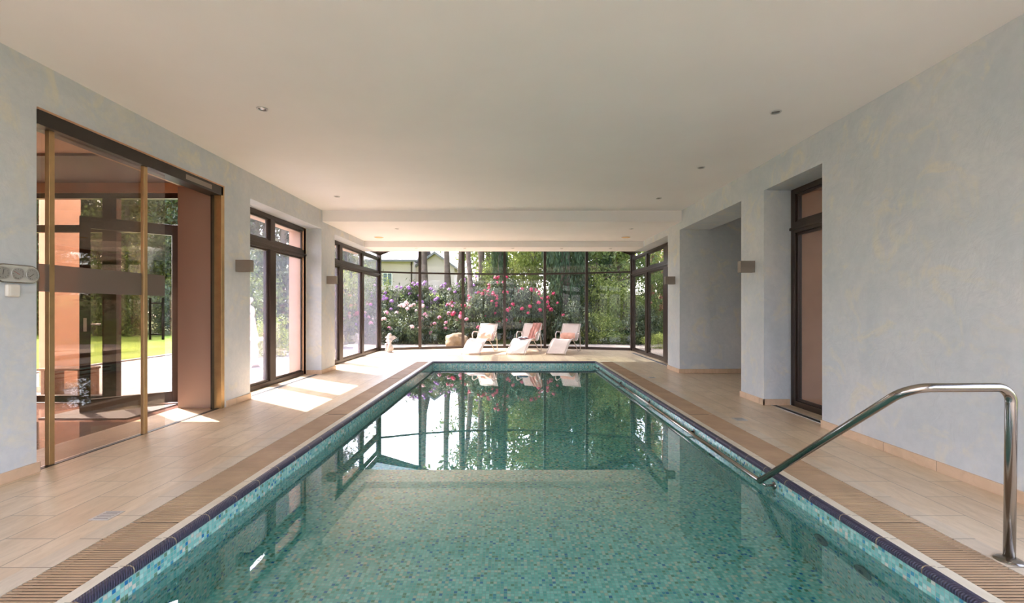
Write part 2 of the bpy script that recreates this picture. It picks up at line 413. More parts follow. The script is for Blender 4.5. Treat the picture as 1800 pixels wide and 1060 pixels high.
wall('wall_outer_left', [(OL, -3.9, 5.76, 6.36, -.1, 3.3), (OL, WL, 8.62, 9.5, -.1, 3.3), (OL, -3.9, 2.3, 3.486, -.1, 3.3),
                         (OL, -4.04, 6.36, 12.2, HEAD-.075, 3.3), (OL, -4.0, 3.486, 6.36, HEAD+.02, 3.3)], 'terra')  # outer lintel lowered and lengthened to stop sun through the transom panes
wall('wall_jamb_left', [(OL, -3.70, 5.738, 5.7595, 0, HEAD)], 'jamb')
wall('wall_outer_right', [(3.73, OR+.02, 5.915, 6.1, -.1, HEAD), (3.9, OR, 2.3, 4.81, -.1, 3.3), (3.876, OR, 9.1, 9.6, -.1, 3.3), (3.876, OR, 4.6, 6.12, HEAD+.02, 3.3)], 'terra')
# back wall behind the camera with a wide garden window
wall('wall_back', [(OL, -3.0, YB-.3, YB, -.02, CEIL), (2.7, OR, YB-.3, YB, -.02, CEIL), (-3.0, 2.7, YB-.3, YB, 2.95, CEIL), (-3.0, 2.7, YB-.3, YB, -.02, .25)])
# ceilings
m = MB(); m.box(OL, OR, -1.2, 8.77, CEIL, CEIL+.3); m.box(OL, OR, YB-.3, YB+.2, CEIL, CEIL+.3); struct(m, 'ceiling', M['ceiling'])
m = MB()  # unseen skylight added behind the camera to brighten the hall
for k in range(7): m.box(OL+k*1.36, OL+k*1.36+.08, YB+.2, -1.2, CEIL+.05, CEIL+.2)
struct(m, 'added_skylight_bars', M['white'])
m = MB(); m.box(OL, OR, YB+.2, -1.2, CEIL+.2, CEIL+.21); struct(m, 'added_skylight_glass', M['glass'])  # glazing of the added skylight
m = MB(); m.box(XL, XR, 8.77, 11.31, CEIL2, CEIL+.3); struct(m, 'ceiling_step', M['ceiling'])
m = MB(); m.box(XL, XR, 11.31, 12.15, 2.784, CEIL+.3); struct(m, 'ceiling_soffit', M['ceiling'])
m = MB(); m.box(3.876, 5.8, 6.1, 9.1, 3.35, 3.5); struct(m, 'ceiling_passage', M['ceiling'])
# gable wall above the soffit, facing the bay
RX = -.17
m = MB(); m.prism([(-4.2, CEIL), (3.9, CEIL), (RX, 4.95)], 11.95, 12.15, axis='y'); m.box(-4.2, 3.9, 12.0, 12.15, 2.80, CEIL)
struct(m, 'wall_gable', M['white'])

# skirting
def skirt(name, boxes):
    m = MB()
    for bx in boxes: m.box(*bx, 0, .078)
    return struct(m, name, M['skirt'], bevel=.002)
s_ = .018
skirt('baseboard_left', [(XL, XL+s_, 2.3, 3.50), (XL, XL+s_, 5.80, 6.34), (XL, XL+s_, 8.72, 9.39), (WL+.02, XL+s_, 8.70, 8.72), (WL+.02, XL+s_, 9.39, 9.408)])
skirt('baseboard_right', [(XR-s_, XR, 2.3, 4.81), (XR-s_, XR, 5.897, 6.5), (XR-s_, 3.62, 5.897, 5.915), (XR-s_, XR, 8.86, 9.54), (XR, 5.7, 8.852, 8.87 if False else 8.9),
      (XR-s_, 3.876, 6.5, 6.518)])

# ------------------------------------------------------------------ windows in the side walls
def side_window(name, plane, y0, y1, mull, sgn, transom=(2.22, 2.36), head=HEAD, depth=.09, fw=.085, glassx=None):
    """window in a plane X=plane, running along Y; sgn = outward direction of X"""
    root = empty(name, (plane, (y0+y1)/2, 0)); root['kind'] = 'structure'
    def L(m, x0, x1, ya, yb, z0, z1): m.box(min(sgn*x0, sgn*x1), max(sgn*x0, sgn*x1), ya-(y0+y1)/2, yb-(y0+y1)/2, z0, z1)
    f = MB()
    L(f, 0, depth, y0, y0+fw, 0, head); L(f, 0, depth, y1-fw, y1, 0, head)
    L(f, 0, depth, y0+fw, y1-fw, head-.07, head); L(f, 0, depth, y0+fw, y1-fw, 0, .075)
    L(f, -.012, depth, y0+fw, y1-fw, transom[0], transom[1])
    L(f, -.024, 0, y0, y1, transom[0]+.04, transom[0]+.075)
    f.build('window_frame', M['frame'], root, bevel=.004)
    edges = [y0+fw]
    for (a, c) in mull:
        q = MB(); L(q, -.01, depth+.02, a, c, .075, transom[0]); L(q, -.005, depth, a+.02, c-.02, transom[1], head-.07)
        q.build('mullion', M['frame'], root, bevel=.004); edges += [a, c]
    edges.append(y1-fw)
    for k in range(0, len(edges), 2):
        a, c = edges[k], edges[k+1]
        for (z0, z1) in ((.075, transom[0]), (transom[1], head-.07)):
            q = MB(); L(q, .02, .055, a, a+.03, z0, z1); L(q, .02, .055, c-.03, c, z0, z1); L(q, .02, .055, a+.03, c-.03, z0, z0+.03); L(q, .02, .055, a+.03, c-.03, z1-.03, z1)
            q.build('sash', M['frame'], root, bevel=.003)
            q = MB(); L(q, .034, .042, a+.02, c-.02, z0+.02, z1-.02); q.build('pane', M['glass_veil' if sgn < 0 else 'glass'], root)
    return root
side_window('window_1', WL, 6.34, 8.72, [(7.42, 7.60)], -1)
m = MB(); m.box(-4.05, -3.945, 6.34, 7.5, .0, .1); m.build('sliding_rail', M['frame'], bpy.data.objects['window_1']).location = (3.93+0, -7.53, 0)
side_window('window_2', WL, 9.36, 13.62, [(10.42, 10.64), (12.0, 12.16)], -1)
side_window('window_3', 3.62, 9.5, 13.62, [(10.50, 10.80), (12.1, 12.26)], 1)
side_window('door_1', WR, 4.62, 5.915, [], 1)
# floor channels at the right openings
for (x, ya, yb, n) in ((3.37, 4.83, 5.90, 'trim_3'), (3.40, 9.6, 12.9, 'trim_4'), (-3.74, 6.4, 8.68, 'trim_5')):
    m = MB(); m.box(x, x+.012, ya, yb, 0, .006); m.box(x+.075, x+.087, ya, yb, 0, .006); struct(m, n, M['alu'])
    m = MB(); m.box(x+.012, x+.075, ya, yb, 0, .002); q = m.build('channel_bed', M['drainhole']); q['kind'] = 'structure'; q.name = n+'_slot'

# ------------------------------------------------------------------ glass bay
bay = [(-3.96, 13.66), (-2.82, 14.12), (-1.52, 14.45), (-.20, 14.56), (1.08, 14.46), (2.35, 14.12), (3.65, 13.66)]
def ztop(x): return 2.92+.47*(3.82-abs(x-RX))
root = empty('window_4', (0, 14.2, 0)); root['kind'] = 'structure'
for i, (x, y) in enumerate(bay):
    q = MB(); h = ztop(x) if 0 < i < 6 else 2.95; w_ = .04 if 0 < i < 6 else .06
    q.box(x-w_, x+w_, y-14.2-.05, y-14.2+.06, 0, h); q.build('mullion', M['frame'], root, bevel=.004)
for i in range(6):
    (xa, ya), (xb, yb) = bay[i], bay[i+1]
    d = Vector((xb-xa, yb-ya, 0)); L_ = d.length; ang = math.atan2(d.y, d.x)
    T = Matrix.Translation((xa, ya-14.2, 0)) @ Matrix.Rotation(ang, 4, 'Z')
    q = MB(); q.box(.03, L_-.03, -.035, .035, 0, .075, T); q.box(.03, L_-.03, -.03, .03, 2.335, 2.385, T); q.build('transom', M['frame'], root, bevel=.003)
    za, zb = ztop(xa), ztop(xb)
    if i in (2, 3): pass
    q = MB(); q.prism([(0, za-.09), (L_, zb-.09), (L_, zb+.03), (0, za+.03)], -.045, .045, T, axis='y'); q.build('head_rail', M['frame'], root)
    if True:
        q = MB(); q.box(.03, L_-.03, -.005, .005, .07, 2.34, T); q.build('pane', M['glass_bay'], root)
        q = MB(); q.prism([(.03, 2.38), (L_-.03, 2.38), (L_-.03, zb-.05), (.03, za-.05)], -.005, .005, T, axis='y'); q.build('pane', M['glass'], root)
# roof of the bay: rafters and glass
rf = empty('roof_bay', (0, 13, 0)); rf['kind'] = 'structure'
for i, (x, y) in enumerate(bay):
    z = ztop(x) if 0 < i < 6 else 2.93
    q = MB(); q.box(x-.035, x+.035, 12.15-13, y-13+.05, z-.06, z+.06); q.build('rafter', M['frame'], rf)
for i in range(6):
    (xa, ya), (xb, yb) = bay[i], bay[i+1]; za, zb = ztop(xa)+.05, ztop(xb)+.05
    pts = [(xa, 12.15-13, za), (xb, 12.15-13, zb), (xb, yb-13+.1, zb), (xa, ya-13+.1, za)]
    if xa < RX < xb:
        zr = ztop(RX)+.05; 
        q = MB(); q.add([(xa, -.85, za), (RX, -.85, zr), (RX, ya-13+.1, zr), (xa, ya-13+.1, za)], [(0, 1, 2, 3)]); q.add([(RX, -.85, zr), (xb, -.85, zb), (xb, yb-13+.1, zb), (RX, ya-13+.1, zr)], [(0, 1, 2, 3)])
    else:
        q = MB(); q.add(pts, [(0, 1, 2, 3)])
    o = q.build('roof_pane', M['roofglass'], rf, fixn=False); sm = o.modifiers.new('s', 'SOLIDIFY'); sm.thickness = .012
# corner boards: broad dark hip board seen at both corners
for (xa, ya, xb, yb) in ((-3.96, 13.66, -2.82, 14.12), (3.65, 13.66, 2.35, 14.12)):
    q = MB(); za, zb = 2.93, ztop(xb)
    q.add([(xa, ya-13, za-.05), (xb, yb-13, zb-.05), (xb, yb-13-.02, zb-.12), (xa, 12.9-13+.35, za-.05), (xa, ya-13, za+.02), (xb, yb-13, zb+.02), (xb, yb-13-.02, zb+.0), (xa, 12.9-13+.35, za+.02)],
          [(0, 1, 2, 3), (7, 6, 5, 4), (0, 4, 5, 1), (1, 5, 6, 2), (2, 6, 7, 3), (3, 7, 4, 0)])
    q.build('hip_board', M['frame'], rf)

side_window('added_window_7', WL+.1, -5.4, -1.9, [(-3.7, -3.6)], -1); side_window('added_window_8', WL+.1, -1.5, 2.3, [(.35, .45)], -1)  # out of view, added to bring more daylight into the hall
side_window('added_window_9', WR-.1, -5.4, -1.9, [(-3.7, -3.6)], 1); side_window('added_window_10', WR-.1, -1.5, 2.3, [(.35, .45)], 1)  # same added daylight openings on the right
m = MB(); m.box(5.4, 5.6, 2.4, 6.1, -.1, 3.3); m.box(OR, 4.95, 2.4, 2.6, -.1, 3.3); struct(m, 'wall_added_shade', M['terra'])  # wall added out of view to shade the right door reveal
m = MB(); m.box(3.7, 5.6, 2.4, 12.0, 3.30, 3.45); struct(m, 'roof_added_shade', M['bench'])  # overhang added to keep sky light off the right door reveal
# back window panes behind the camera
root = empty('window_5', (-.15, YB-.15, 0)); root['kind'] = 'structure'
q = MB()
for i in range(5): q.box(-2.85+i*1.425-.04, -2.85+i*1.425+.04, -.05, .05, .25, 2.95)
q.box(-2.85, 2.85, -.05, .05, .25, .31); q.box(-2.85, 2.85, -.05, .05, 2.89, 2.95); q.build('window_frame', M['frame'], root)
q = MB(); q.box(-2.8, 2.8, -.005, .005, .3, 2.9); q.build('pane', M['glass'], root)

# ------------------------------------------------------------------ sliding door to the garden porch
root = empty('sliding_glass_door', (-3.68, 4.6, 0), 0, 'wide frameless sliding glass door with brass profiles in the left wall', 'door')
def LB(m, x0, x1, y0, y1, z0, z1): return m.box(x0+3.68, x1+3.68, y0-4.6, y1-4.6, z0, z1)
q = MB(); LB(q, -3.80, XL+.006, 3.49, 5.74, 2.672, 2.785); q.build('track_cover', M['frame_black'], root, bevel=.003)
q = MB(); LB(q, -3.72, XL+.010, 3.487, 5.76, 2.785, 2.80); q.build('edge_trim', M['copper'], root)
q = MB(); LB(q, XL+.006, XL+.008, 5.08, 5.52, 2.70, 2.755); q.build('track_label', M['lampbox'], root)
q = MB(); LB(q, -3.72, XL+.006, 5.70, 5.765, 0, 2.785); q.build('jamb_profile', M['gold'], root, bevel=.003)
q = MB(); LB(q, -3.735, -3.715, 5.66, 5.70, 0, 2.67); q.build('door_seal', M['frame_black'], root)
for (ya, yb, x) in ((3.62, 3.665, -3.69), (4.525, 4.57, -3.665)):
    q = MB(); LB(q, x-.018, x+.018, ya, yb, .004, 2.672); q.build('glass_profile', M['gold'], root, bevel=.003)
g1 = MB(); LB(g1, -3.717, -3.707, 3.49, 4.55, .01, 2.672); p1 = g1.build('fixed_pane', M['glass_tint'], root)
g2 = MB(); LB(g2, -3.685, -3.675, 3.66, 4.835, .01, 2.672); p2 = g2.build('sliding_pane', M['glass_tint'], root)
q = MB(); LB(q, -3.674, -3.6725, 3.53, 4.83, 1.386, 1.603); q.build('frosted_band', M['frost'], p2)
hd = MB()
for x in (-3.75, -3.615):
    hd.tube([(x+3.68, 4.73-4.6, .93), (x+3.68, 4.73-4.6, 1.365)], .011, 10)
for z in (.985, 1.31): hd.tube([(-3.75+3.68, .13, z), (-3.615+3.68, .13, z)], .007, 8)
hd.build('door_handle', M['frame_black'], p2, smooth=True)
q = MB(); LB(q, -3.70, -3.655, 3.49, 5.70, 0, .004); q.build('floor_guide', M['frame_black'], root)

# ------------------------------------------------------------------ porch
wall('porch_wall', [(-7.05, -6.9, 1.0, 6.2, -.1, 3.1), (-7.05, OL, .9, 1.05, -.1, 3.1)], 'terra')
m = MB(); m.box(-7.0, OL, 1.0, 6.1, -.3, -.005); m.box(OL, -3.715, 3.486, 5.745, -.3, -.0045); 
struct(m, 'floor_porch', M['redfloor'])
m = MB(); m.box(-7.1, OL, .9, 6.35, 2.96, 3.2); m.box(-7.0, OL, 6.06, 6.3, 2.80, 2.97); struct(m, 'ceiling_porch', M['terra'])
m = MB(); m.box(-7.0, OL, 5.0, 6.06, 2.93, 2.96); struct(m, 'ceiling_porch_brown', simple('dark_brown', (.15, .095, .07), .6))  # darker brown sheet under the far part of the porch ceiling
root = empty('window_6', (-5.5, 6.13, 0)); root['kind'] = 'structure'
def PB_(m, x0, x1, z0, z1, y0=-.04, y1=.04): return m.box(x0+5.5, x1+5.5, y0, y1, z0, z1)
q = MB(); PB_(q, -6.9, OL, 2.73, 2.80); PB_(q, -6.9, OL, 2.277, 2.376); PB_(q, -6.9, -5.47, 0, .09); PB_(q, -5.30, OL, 0, .03); PB_(q, -5.47, -5.28, 0, 2.73); PB_(q, -4.36, OL, 0, 2.73)
q.build('window_frame', M['frame'], root, bevel=.004)
for (xa, xb, z0, z1) in ((-6.9, -5.47, .09, 2.277), (-6.9, -5.47, 2.376, 2.73), (-5.28, -4.36, 2.376, 2.73)):
    q = MB(); PB_(q, xa, xb, z0, z1, -.005, .005); q.build('pane', M['glass'], root)
# open leaf of the porch door
root = empty('door_2', (-4.42, 6.10, 0)); root['kind'] = 'structure'
T = Matrix.Rotation(math.atan2(5.43-6.10, -5.15+4.42), 4, 'Z')
q = MB()
q.box(0, .10, -.03, .03, .02, 2.36, T); q.box(.89, .99, -.03, .03, .02, 2.36, T); q.box(.1, .89, -.03, .03, 2.22, 2.36, T); q.box(.1, .89, -.03, .03, .02, .16, T)
q.build('door_frame', M['frame'], root, bevel=.003)
q = MB(); q.box(.1, .89, -.005, .005, .15, 2.23, T); q.build('pane', M['glass'], root)
q = MB(); q.box(.925, .955, -.045, .045, .98, 1.14, T); q.tube([T @ Vector((.94, -.06, 1.06)), T @ Vector((.80, -.075, 1.06))], .01, 8); q.tube([T @ Vector((.94, .0, 1.06)), T @ Vector((.94, -.065, 1.06))], .01, 8)
q.build('door_handle', M['alu'], root)
q = MB(); q.box(-5.35, -4.35, 5.15, 5.95, -.005, .012); tag(q.build('door_mat', M['mat']), 'grey door mat on the dark red porch floor', 'mat')

# ------------------------------------------------------------------ drain grates
def grate(y0, y1, x0, x1, label, group):
    r = empty('drain_grate', ((x0+x1)/2, (y0+y1)/2, 0), 0, label, 'grate', group)
    m = MB(); y = y0+.006; hw = (x1-x0)/2-.004; yc = (y0+y1)/2
    while y < y1-.014:
        m.box(-hw, hw, y-yc, y-yc+.0105, -.0055, -.001); y += .0215
    m.build('slats', M['slat'], r)
    m = MB()
    for x in (-hw*.62, hw*.62): m.box(x-.005, x+.005, y0-yc+.003, y1-yc-.003, -.034, -.006)
    m.box(-hw*.7, hw*.7, y0-yc+.004, y0-yc+.010, -.034, -.006)
    m.build('carrier_bar', M['drainhole'], r)
M['slat'] = simple('brown_slats', (.46, .30, .175), .5, var=.15, scale=3)
cuts = [.62, 2.67, 5.42, 8.17, 10.79]
place = ['nearest the camera', 'second from the camera', 'second from the far end', 'nearest the sun loungers']
for k in range(4):
    grate(cuts[k], cuts[k+1], -2.222, -1.942, 'brown slatted overflow grate section left of the pool, '+place[k], 'left overflow grates')
    grate(cuts[k], cuts[k+1], 2.105, 2.405, 'brown slatted overflow grate section right of the pool, '+place[k], 'right overflow grates')

# floor drains
def drain(x, y, label, s=.06):
    r = empty('floor_drain', (x, y, 0), 0, label, 'drain', 'floor drains')
    m = MB(); m.box(-s, s, -s, s, 0, .003); m.build('cover', M['alu'], r, bevel=.001)
    m = MB()
    for i in range(5): m.box(-s*.7, s*.7, -s*.7+i*s*.35-.003, -s*.7+i*s*.35+.003, .003, .0042)
    m.build('slots', M['slot'], r)
drain(-2.44, 2.75, 'square metal floor drain in the tiles left of the pool')
drain(2.59, 5.15, 'square metal floor drain in front of the dark framed door, right of the pool', .065)
drain(2.57, 8.28, 'small square floor drain on the right side beside the blue niche')

# ------------------------------------------------------------------ steel handrail
hr = empty('pool_handrail', (2.475, 2.26, 0), 0, 'polished steel handrail rising from the pool edge to a post on the right', 'handrail')
def hp(p): return (p[0]-2.475, p[1]-2.26, p[2])
m = MB(); m.tube([hp(p) for p in rounded([(1.93, 3.53, -.083), (1.955, 2.24, .862), (2.475, 2.25, .862), (2.475, 2.26, .004)], [.11, .075], 10)], .0225, 20)
m.build('post_tube', M['steel'], hr, smooth=True)
m = MB(); m.tube([hp(p) for p in [(1.93, 3.53, -.083), (1.93, 7, -.083), (1.93, 10.55, -.083)]], .0185, 16); m.ball(hp((1.93, 3.53, -.083)), .0225); m.build('grab_rail', M['steel'], hr, smooth=True)
m = MB(); m.lathe([(.058, 0), (.058, .004), (.045, .012), (.026, .016), (.024, .022)], 28, Matrix.Translation((0, 0, 0))); m.build('floor_flange', M['steel'], hr, smooth='auto')
for y in (3.48, 5.0, 6.6, 8.3, 10.4):
    m = MB(); m.tube([hp((1.93, y, -.085)), hp((1.945, y, -.10)), hp((2.012, y, -.10))], .009, 8); m.lathe([(.028, 0), (.028, .005), (.012, .009)], 16, Matrix.Translation(hp((2.014, y, -.10))) @ Matrix.Rotation(R(-90), 4, 'Y'))
    m.build('wall_bracket', M['steel'], hr, smooth=True)
# jets and fittings in the pool walls
for (x, y, z, lb) in ((PR-.003, 2.60, -.42, 'dark round jet in the right pool wall, nearest the camera'), (PR-.003, 2.95, -.42, 'dark round jet in the right pool wall, behind the nearest jet'), (PR-.003, 4.55, -.40, 'dark round jet in the right pool wall below the handrail foot')):
    r = empty('pool_jet', (x, y, z), 0, lb, 'jet', 'pool wall jets')
    T = Matrix.Rotation(R(-90), 4, 'Y')
    m = MB(); m.lathe([(.062, 0), (.062, .006), (.048, .012), (.040, .012)], 24, T); m.build('rim', M['lens'], r)
    m = MB(); m.lathe([(.040, 0), (.040, .010), (.01, .013)], 24, T); m.build('nozzle', M['drainhole'], r)

# ------------------------------------------------------------------ wall lights
def wall_lamp(x, y, sgn, lb):
    r = empty('wall_lamp', (x, y, 1.82), 0, lb, 'lamp', 'bronze box wall lamps')
    a, c = (0, .195*sgn) if sgn > 0 else (.195*sgn, 0)
    lo, hi = min(a, c), max(a, c)
    m = MB(); t_ = .006
    m.box(lo, hi, 0, t_, -.078, .078); m.box(lo, hi, .085-t_, .085, -.078, .078)
    m.box(hi-t_, hi, t_, .085-t_, -.078, .078); m.box(lo, lo+t_, t_, .085-t_, -.078, .078); m.box(lo, hi, 0, .085, -.004, .004)
    m.build('housing', M['lampbox'], r, bevel=.002)
    m = MB(); m.lathe([(.028, -.04), (.028, .04), (.008, .05)], 16, Matrix.Translation(((lo+hi)/2, .042, 0))); m.build('bulb', M['plastic_white'], r, smooth='auto')
wall_lamp(XL, 6.0, 1, 'bronze box lamp on the left wall pier between sliding door and window')
wall_lamp(XL, 8.97, 1, 'bronze box lamp on the narrow left pier beside the glass bay')
wall_lamp(XR, 6.13, -1, 'bronze box lamp on the right pier between dark door and niche')
wall_lamp(XR, 9.1, -1, 'bronze box lamp on the right pier between niche and glass bay')

# ------------------------------------------------------------------ ceiling spots
def spot(x, y, z, lb, r_=.045):
    r = empty('ceiling_spotlight', (x, y, z), 0, lb, 'spotlight', 'recessed ceiling spotlights')
    m = MB(); m.lathe([(r_*.72, 0), (r_*.74, -.005), (r_*.9, -.009), (r_, -.005), (r_, 0)], 28); m.build('trim_ring', M['alu'], r, smooth=True)
    m = MB(); m.lathe([(r_*.5, -.0015), (r_*.35, -.003)], 20); m.build('lens', M['lens'], r)
    m = MB(); m.lathe([(r_*.72, -.0008), (r_*.5, -.0012)], 24); m.build('reflector', M['frame'], r)
for (x, y, lb) in ((-2.355, 4.31, 'ceiling spotlight on the left of the main ceiling, nearest the camera'), (-2.93, 7.67, 'ceiling spotlight on the left of the main ceiling, near the ceiling step'),
                   (2.55, 4.38, 'ceiling spotlight on the right of the main ceiling, nearest the camera'), (2.55, 6.10, 'middle one of three ceiling spotlights on the right'),
                   (2.53, 7.79, 'ceiling spotlight on the right of the main ceiling, near the ceiling step')): spot(x, y, CEIL, lb, .05)
spot(-2.39, 9.55, CEIL2, 'ceiling spotlight on the left of the lowered ceiling'); spot(2.53, 9.55, CEIL2, 'ceiling spotlight on the right of the lowered ceiling')
for k, x in enumerate((-2.40, -1.17, .05, 1.29, 2.53)):
    spot(x, 11.55, 2.784, 'small spotlight in the low soffit before the bay, '+['leftmost', 'second from left', 'middle one', 'second from right', 'rightmost'][k]+' of five', .04)
for (x, lb) in ((-3.1, 'round tan disc in the lowered ceiling on the left'), (2.70, 'round tan disc in the lowered ceiling on the right')):
    r = empty('ceiling_disc', (x, 10.69, CEIL2), 0, lb, 'ceiling vent', 'tan ceiling discs')
    m = MB(); m.lathe([(.10, 0), (.10, -.006), (.085, -.012), (.02, -.014)], 32); m.build('disc', M['disc_tan'], r, smooth=True)
    m = MB(); m.lathe([(.108, 0), (.112, -.003), (.10, -.006)], 32); m.build('rim', M['alu'], r)

# ------------------------------------------------------------------ gauges and switch on the left wall
r = empty('weather_station', (XL, 3.334, 1.507), 0, 'chrome weather station with round dials on the left wall', 'weather station')
def pill(hy, hz, x0, x1, seg=14):
    pts = []
    for k in range(seg+1): a = -PI/2+PI*k/seg; pts.append((hy-hz+hz*math.cos(a), hz*math.sin(a)))
    for k in range(seg+1): a = PI/2+PI*k/seg; pts.append((-hy+hz+hz*math.cos(a), hz*math.sin(a)))
    return MB().prism(pts, x0, x1, axis='x')
pill(.158, .068, 0, .022).build('case', M['steel'], r, bevel=.005)
pill(.150, .060, .022, .0235).build('face_plate', M['dial'], r)
TX = Matrix.Rotation(R(90), 4, 'Y')
for yy in (-.1, 0, .1):
    c = Matrix.Translation((.0235, yy, 0)) @ TX
    m = MB(); m.lathe([(.046, 0), (.046, .003), (.043, .004), (.042, .001)], 32, c); dl = m.build('dial_ring', M['alu'], r, smooth='auto')
    m = MB()
    for k in range(12):
        T = Matrix.Translation((.0245, yy, 0)) @ Matrix.Rotation(k*PI/6, 4, 'X'); m.box(0, .0008, -.0008, .0008, .030, .037, T)
    m.build('dial_marks', M['ink'], dl)
    m = MB(); T = Matrix.Translation((.0255, yy, 0)) @ Matrix.Rotation(R(60+yy*700), 4, 'X'); m.box(0, .001, -.0012, .0012, -.012, .030, T); m.build('needle', M['red'] if yy == 0 else M['ink'], dl)
r = empty('wall_thermostat', (XL, 3.305, 1.383), 0, 'small white thermostat box on the left wall below the weather station', 'thermostat')
m = MB(); m.box(0, .028, -.045, .045, -.045, .045); m.build('housing', M['plastic_white'], r, bevel=.01)
m = MB(); m.box(.028, .031, -.03, .036, -.036, .034); m.build('cover', M['plastic_white'], r, bevel=.002)

# ------------------------------------------------------------------ sun loungers
PROF = [(0, .035), (.12, .12), (.25, .23), (.38, .325), (.50, .385), (.60, .405), (.70, .395), (.82, .36), (.94, .335), (1.04, .345), (1.12, .41), (1.20, .52), (1.30, .67), (1.39, .80)]
def prof(t):
    k = t*(len(PROF)-1); i = min(int(k), len(PROF)-2); f = k-i
    p0 = PROF[max(i-1, 0)]; p1 = PROF[i]; p2 = PROF[i+1]; p3 = PROF[min(i+2, len(PROF)-1)]
    return tuple(.5*((2*p1[a])+(-p0[a]+p2[a])*f+(2*p0[a]-5*p1[a]+4*p2[a]-p3[a])*f*f+(-p0[a]+3*p1[a]-3*p2[a]+p3[a])*f**3) for a in (0, 1))
def lounger():
    r = empty('sun_lounger')
    N = 44; W = .265
    m = MB(); vs = []; fs = []
    for i in range(N+1):
        y, z = prof(i/N)
        for j in range(9):
            x = -W+2*W*j/8; sag = .018*(1-(2*j/8-1)**2)
            vs.append((x, y, z-sag*(1 if .03 < i/N < .97 else .6)))
    for i in range(N):
        for j in range(8): a = i*9+j; fs.append((a, a+1, a+10, a+9))
    m.add(vs, fs); o = m.build('sling', M['sling'], r, smooth=True); s = o.modifiers.new('s', 'SOLIDIFY'); s.thickness = .006; s.offset = 0
    for sg in (-1, 1):
        x = sg*(W+.008)
        m = MB(); m.tube([(x, *prof(i/30)) for i in range(31)], .013, 10); m.build('side_rail', M['sling_tube'], r, smooth=True)
        m = MB(); m.tube(rounded([(x, .62, .40), (x, .86, .24), (x, 1.12, .016), (x, 1.30, .016)], [.1, .06]), .011, 8); m.build('leg', M['sling_tube'], r, smooth=True)
        m = MB(); m.tube([(x+sg*.022, 1.28, .012), (x+sg*.022, 1.26, .3), (x+sg*.022, 1.20, .56)], .012, 8); m.build('leg', M['sling_tube'], r, smooth=True)
        m = MB(); m.tube([(x, .04, .05), (x, .03, .014), (x, -.03, .012)], .012, 8); m.build('leg', M['sling_tube'], r, smooth=True)
        m = MB(); m.tube(rounded([(x+sg*.03, 1.22, .56), (x+sg*.035, .92, .585), (x+sg*.03, .80, .52), (x+sg*.018, .80, .37)], [.08, .04]), [.012]*2+[.016]*17+[.012], 8) if False else m.tube(rounded([(x+sg*.03, 1.22, .56), (x+sg*.035, .92, .585), (x+sg*.03, .80, .52), (x+sg*.018, .80, .37)], [.08, .04]), .015, 8)
        m.build('armrest', M['sling_tube'], r, smooth=True)
    for (y, z) in ((0.0, .035), (1.29, .02), (1.39, .80), (.9, .22)):
        m = MB(); m.tube([(-W-.01, y, z), (W+.01, y, z)], .011, 8); m.build('crossbar', M['sling_tube'], r, smooth=True)
    return r
L1 = lounger()
spots_ = [(-1.10, 12.42, -19, 'white sling sun lounger with salmon cushion, leftmost of three by the bay window'),
          (.13, 12.42, -23, 'white sling sun lounger with a rose towel draped over its back, middle one'),
          (1.22, 12.38, -26, 'white sling sun lounger with salmon cushion, rightmost of three by the bay window')]
LS = []
for i, (x, y, a, lb) in enumerate(spots_):
    o = L1 if i == 0 else copy_tree(L1)
    o.location = (x, y, 0); o.rotation_euler = (0, 0, R(a)); tag(o, lb, 'sun lounger', 'sun loungers by the bay window'); LS.append(Matrix.Translation((x, y, 0)) @ Matrix.Rotation(R(a), 4, 'Z'))
def pillow(Ml, lb):
    m = MB(); vs = []; nu, nv = 26, 14
    for i in range(nu+1):
        u = -1+2*i/nu; e = (1-abs(u)**3.5)**.5
        for j in range(nv):
            a = 2*PI*j/nv; rr = .035+.05*e
            vs.append((u*.235, rr*.72*math.cos(a)+.006*math.sin(9*u+j), rr*1.2*math.sin(a)))
    fs = [(i*nv+j, i*nv+(j+1) % nv, (i+1)*nv+(j+1) % nv, (i+1)*nv+j) for i in range(nu) for j in range(nv)]+[tuple(range(nv))[::-1], tuple(range(nu*nv, (nu+1)*nv))]
    T = Matrix.Rotation(R(-35), 4, 'X'); m.add([T @ Vector(v) for v in vs], fs)
    o = m.build('cushion', M['cushion'], smooth=True); o.matrix_world = Ml @ Matrix.Translation((0, 1.045, .465))
    tag(o, lb, 'cushion', 'salmon cushions on the loungers')
pillow(LS[0], 'salmon lumbar cushion on the leftmost sun lounger'); pillow(LS[2], 'salmon lumbar cushion on the rightmost sun lounger')
# towel on the middle lounger
m = MB(); vs = []; NU, NV = 60, 30
for i in range(NU+1):
    t = i/NU
    for j in range(NV+1):
        u = j/NV
        wd = .30-.05*math.sin(t*PI)+(.06 if t < .4 else 0)
        cx = .13-.20*max(0, (.72-t))/.72 if t < .82 else .13
        x = cx-wd/2+wd*u
        if t < .82:
            tt = .50+(t/.82)*.50; y, z = prof(tt)
            z += .016
        else:
            y, z = prof(1.0); q_ = (t-.82)/.18; y += .012+.035*math.sin(min(q_*3, 1)*PI/2); z += .03-.22*q_**1.3
        f = .016*math.sin(u*21+4*t+math.sin(t*9)*1.2)+.008*math.sin(u*37+t*13)
        y0 = -.55 if t > .3 else 0; vs.append((x+.01*math.sin(t*17), y+y0*abs(f), z+abs(f)*.85))
fs = [(i*(NV+1)+j, i*(NV+1)+j+1, (i+1)*(NV+1)+j+1, (i+1)*(NV+1)+j) for i in range(NU) for j in range(NV)]
m.add(vs, fs); o = m.build('towel', M['towel'], smooth=True); s = o.modifiers.new('s', 'SOLIDIFY'); s.thickness = .006; o.matrix_world = LS[1]
tag(o, 'rose towel draped over the back and seat of the middle sun lounger', 'towel')
